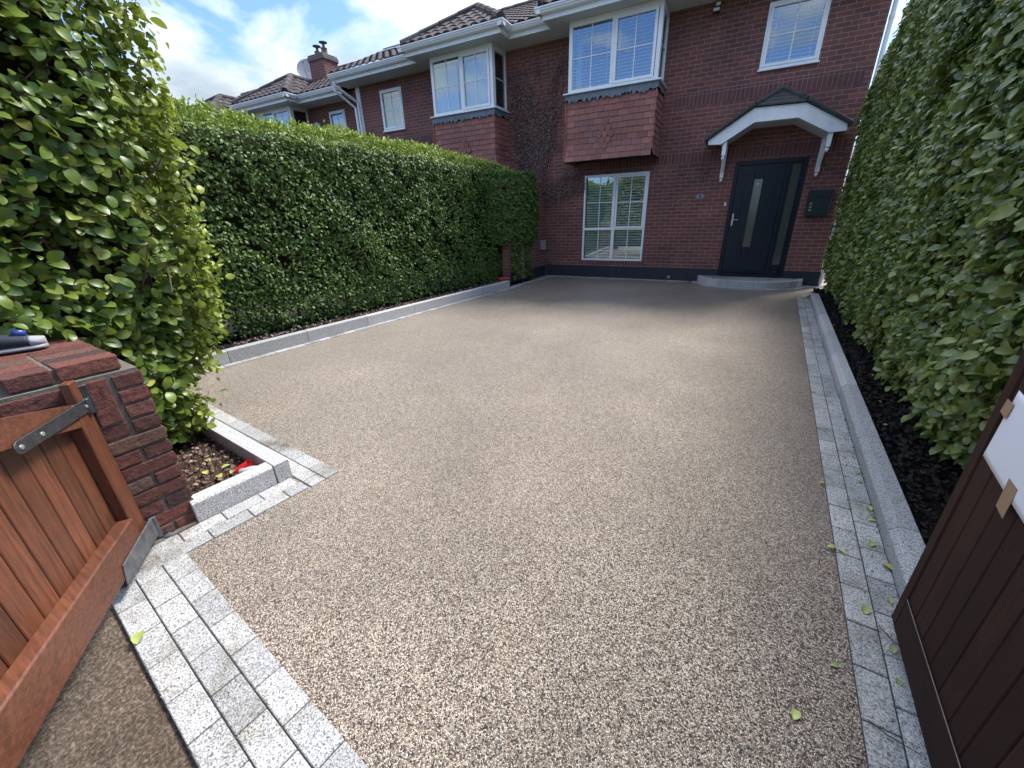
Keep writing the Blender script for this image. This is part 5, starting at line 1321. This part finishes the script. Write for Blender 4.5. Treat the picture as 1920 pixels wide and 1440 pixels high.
# ------------------------------------------------------------------ SMALL THINGS
def fallen(x, y, z, s, rot, tone, label, group=None, name='fallen_leaf'):
    V, Fs = LEAF_HI; m = MB(); c, sn = math.cos(rot), math.sin(rot); tlt = rnd.uniform(-0.25, 0.25)
    m.add([(s * ((v[0] - .5) * c - v[1] * sn), s * ((v[0] - .5) * sn + v[1] * c), s * (v[2] * 0.8 + abs(v[1]) * 0.35 + 0.02 + (v[0] - 0.5) * tlt * 0.4 + abs(tlt) * 0.2)) for v in V], Fs, tone)
    o = m.build(name, 'leaf_fallen', smooth=True); o.location = (x, y, z); tag(o, label, 'leaf', group)
fallen(-1.761, 0.218, 0.006, 0.062, 2.6, 0.45, 'single green leaf on the front setts near the left gate')
fallen(0.401, 1.041, -0.004, 0.040, 1.2, 0.55, 'pale yellow leaf lying alone on the resin drive near the right gate')
fallen(0.536, 1.274, -0.004, 0.032, 0.4, 0.0, 'small dark green leaf on the resin drive beside the right setts')
fallen(-2.144, 1.919, -0.004, 0.025, 0.4, 1.0, 'tiny brown leaf out on the resin, left half of the drive')
grpl = 'fallen leaves on the setts along the right kerb'
for (x, y) in ((0.62, 1.895), (0.655, 1.885), (0.837, 2.294), (0.826, 2.189), (0.785, 1.994), (0.809, 1.861), (0.675, 1.566), (0.704, 1.295), (0.836, 4.928), (0.80, 3.894), (0.826, 2.82), (0.857, 2.648), (0.85, 2.549), (1.03, 6.133), (0.66, 2.45), (0.72, 1.42), (0.77, 1.66)):
    fallen(x, y, 0.006, rnd.uniform(0.022, 0.045), rnd.uniform(0, 6.28), rnd.uniform(0.2, 0.95), 'small fallen leaf lying on the pale setts beside the right kerb', grpl)
for (x, y) in ((1.22, 5.36), (1.234, 4.595), (1.12, 3.298), (1.18, 3.738), (1.275, 4.391), (1.469, 7.761), (0.99, 3.21), (1.3, 6.3), (1.14, 2.7)):
    fallen(x, y, 0.06, rnd.uniform(0.03, 0.05), rnd.uniform(0, 6.28), rnd.uniform(0.3, 0.7), 'fallen leaf lying on the black mulch under the right hedge', 'fallen leaves on the mulch')
for i, (x, y) in enumerate(((-2.75, 0.904), (-2.66, 0.907), (-2.541, 0.924), (-2.618, 1.003), (-2.47, 0.72), (-2.52, 0.99), (-2.8, 0.99), (-2.42, 0.85), (-2.7, 0.8))):
    fallen(x, y, 0.035, rnd.uniform(0.035, 0.06), rnd.uniform(0, 6.28), 0.85 if i in (1, 2, 4) else rnd.uniform(0.1, 0.8), 'fallen leaf lying on the soil of the small corner bed', 'fallen leaves in the corner bed')
# leaf litter bits in beds (uncountable)
def litter(name, n, fx, s, mat, label):
    p = fx(n); leaves_o = leaves(name, LEAF_LO, p, NR.normal(size=(n, 3)) * 0.6 + np.array([0, 0, 1]), NR.normal(size=(n, 3)), s * (0.5 + NR.random(n)), NR.random(n), np.zeros(n), mat, None)
    tag(leaves_o, label, 'leaf litter', kind='stuff')
def f1(n): v = NR.random(n); u = NR.random(n); return np.stack([-2.36 - 1.0 * u + 0.10 * v, 0.66 + v * 0.42 + 0.1 * u, 0.028 + 0.02 * NR.random(n)], 1)
litter('bark_litter', 700, f1, 0.022, 'leaf_dry', 'brown leaf litter scattered over the corner bed')
def f2(n): y = 0.6 + NR.random(n) * 8.2; return np.stack([Er(y) + 0.31 + NR.random(n) * 0.35, y, 0.05 + 0.02 * NR.random(n)], 1)
simple('chip', (0.022, 0.019, 0.018), 0.9, var=0.5, scale=30, spec=0.15)
litter('bark_chips', 5200, f2, 0.032, 'chip', 'black bark chips in the right bed')
def f3(n): y = 1.8 + NR.random(n) * 6.8; return np.stack([El(y) - 0.22 - NR.random(n) * 0.35, y, 0.09 + 0.02 * NR.random(n)], 1)
litter('hedge_litter', 1800, f3, 0.03, 'leaf_dry', 'brown litter along the foot of the left hedge')
def f4(n):
    y = 0.5 + NR.random(n) * 8.0; return np.stack([Er(y) + 0.188 - 0.15 * NR.random(n) ** 2.5, y, 0.007 + 0 * y], 1)
litter('kerb_grit', 900, f4, 0.009, 'leaf_dry', 'specks of grit and dry leaf on the setts along the right kerb')
def f5(n):
    u = -2.2 + 2.6 * NR.random(n); c_ = -0.04 + 0.30 * NR.random(n); return np.stack([0.9914 * u + 0.131 * c_, -0.131 * u + 0.9914 * c_, 0.007 + 0 * u], 1)
litter('threshold_grit', 160, f5, 0.006, 'leaf_dry', 'specks of grit on the front setts of the gateway')
# twigs on the setts
for (pts, lb) in (([(0.70, 1.505, 0.012), (0.735, 1.45, 0.011), (0.79, 1.43, 0.012)], 'thin dark twig on the setts just before the right gate'), ([(0.59, 1.115, 0.01), (0.63, 1.09, 0.012), (0.70, 1.075, 0.01)], 'thin dark twig on the setts nearest the bottom of the picture')):
    m = MB(); m.tube(pts, [0.0022, 0.002, 0.0012], 5); tag(m.build('twig', 'bark'), lb, 'twig')
# red cup and bottle in the corner bed
cup = empty('plastic_cup', (-2.42, 1.03, 0.03), 'red plastic cup lying on its side in the corner bed', 'cup')
ax = Vector((0.55, 0.75, 0.35)).normalized()
m = MB(); m.lathe((-2.47, 0.99, 0.05), [(0.022, 0), (0.034, 0.085), (0.036, 0.087), (0.033, 0.083), (0.021, 0.004)], 20, ax); m.build('cup_body', 'red_plastic', cup, smooth=False); rebase(cup)
bt_ = empty('drinks_bottle', (-2.36, 1.03, 0.03), 'crumpled clear bottle with dark blue cap beside the red cup', 'bottle')
ax = Vector((0.8, 0.5, 0.12)).normalized(); m = MB(); m.lathe((-2.425, 0.985, 0.06), [(0.015, 0), (0.028, 0.01), (0.025, 0.04), (0.03, 0.07), (0.028, 0.10), (0.013, 0.125), (0.012, 0.14)], 14, ax); bb = m.build('bottle_body', 'bottle', bt_, smooth=True)
m = MB(); m.lathe(Vector((-2.425, 0.985, 0.06)) + ax * 0.138, [(0.016, 0), (0.017, 0.022), (0.01, 0.026)], 14, ax); m.build('cap', 'blue_plastic', bt_); rebase(bt_)
# a red scrap at the end of the left kerb
m = MB(); m.tube([(-4.62, 8.0, 0.17), (-4.50, 8.12, 0.175), (-4.38, 8.14, 0.165)], [0.02, 0.026, 0.012], 8); tag(m.build('red_scrap', 'red_plastic', smooth=True), 'small red plastic scrap behind the far end of the left kerb', 'litter')
# trainer on top of the wall
sh = empty('trainer', (-2.85, 0.42, 0.94), 'dark trainer with white toe and blue trim on top of the front wall', 'shoe')
m = MB(); c = Vector((-2.83, 0.46, 0.935)); d = Vector((0.35, 0.9, 0)).normalized(); q = Vector((-d.y, d.x, 0))
def shoe_ring(t): return 0.040 * (1 - 0.35 * abs(t - 0.55) ** 1.2) * (1 if t < 0.85 else (1 - ((t - 0.85) / 0.15) ** 2 * 0.75)), 0.09 - 0.045 * t
def shoe(mb, z0, hfun, w=1.0, t0=0, t1=1.0, n=14, k=12):
    vs = []
    for i in range(n + 1):
        t = t0 + (t1 - t0) * i / n; wd, hh = shoe_ring(t); wd *= w; p = c + d * (t * 0.22 - 0.11)
        for j in range(k):
            an = 2 * math.pi * j / k; vs.append((p + q * wd * math.cos(an)) + Vector((0, 0, z0 + hfun(t, hh) * (0.5 + 0.5 * math.sin(an)))))
    fs = [(i * k + j, i * k + (j + 1) % k, (i + 1) * k + (j + 1) % k, (i + 1) * k + j) for i in range(n) for j in range(k)] + [tuple(range(k))[::-1], tuple(n * k + j for j in range(k))]
    mb.add(vs, fs)
shoe(m, 0.0, lambda t, h: 0.026, 1.08); m.build('sole', 'shoe_white', sh, smooth=True)
m = MB(); shoe(m, 0.015, lambda t, h: h, 1.0, 0, 0.78); m.build('upper', 'shoe_dark', sh, smooth=True)
m = MB(); shoe(m, 0.015, lambda t, h: h * 0.9, 1.0, 0.78, 1.0, 6); m.build('toe_cap', 'shoe_white', sh, smooth=True)
m = MB(); m.tube([c + d * 0.02 + Vector((0, 0, 0.085)), c + d * 0.06 + Vector((0, 0, 0.075))], [0.022, 0.018], 10); m.build('tongue', 'blue_plastic', sh, smooth=True); rebase(sh)
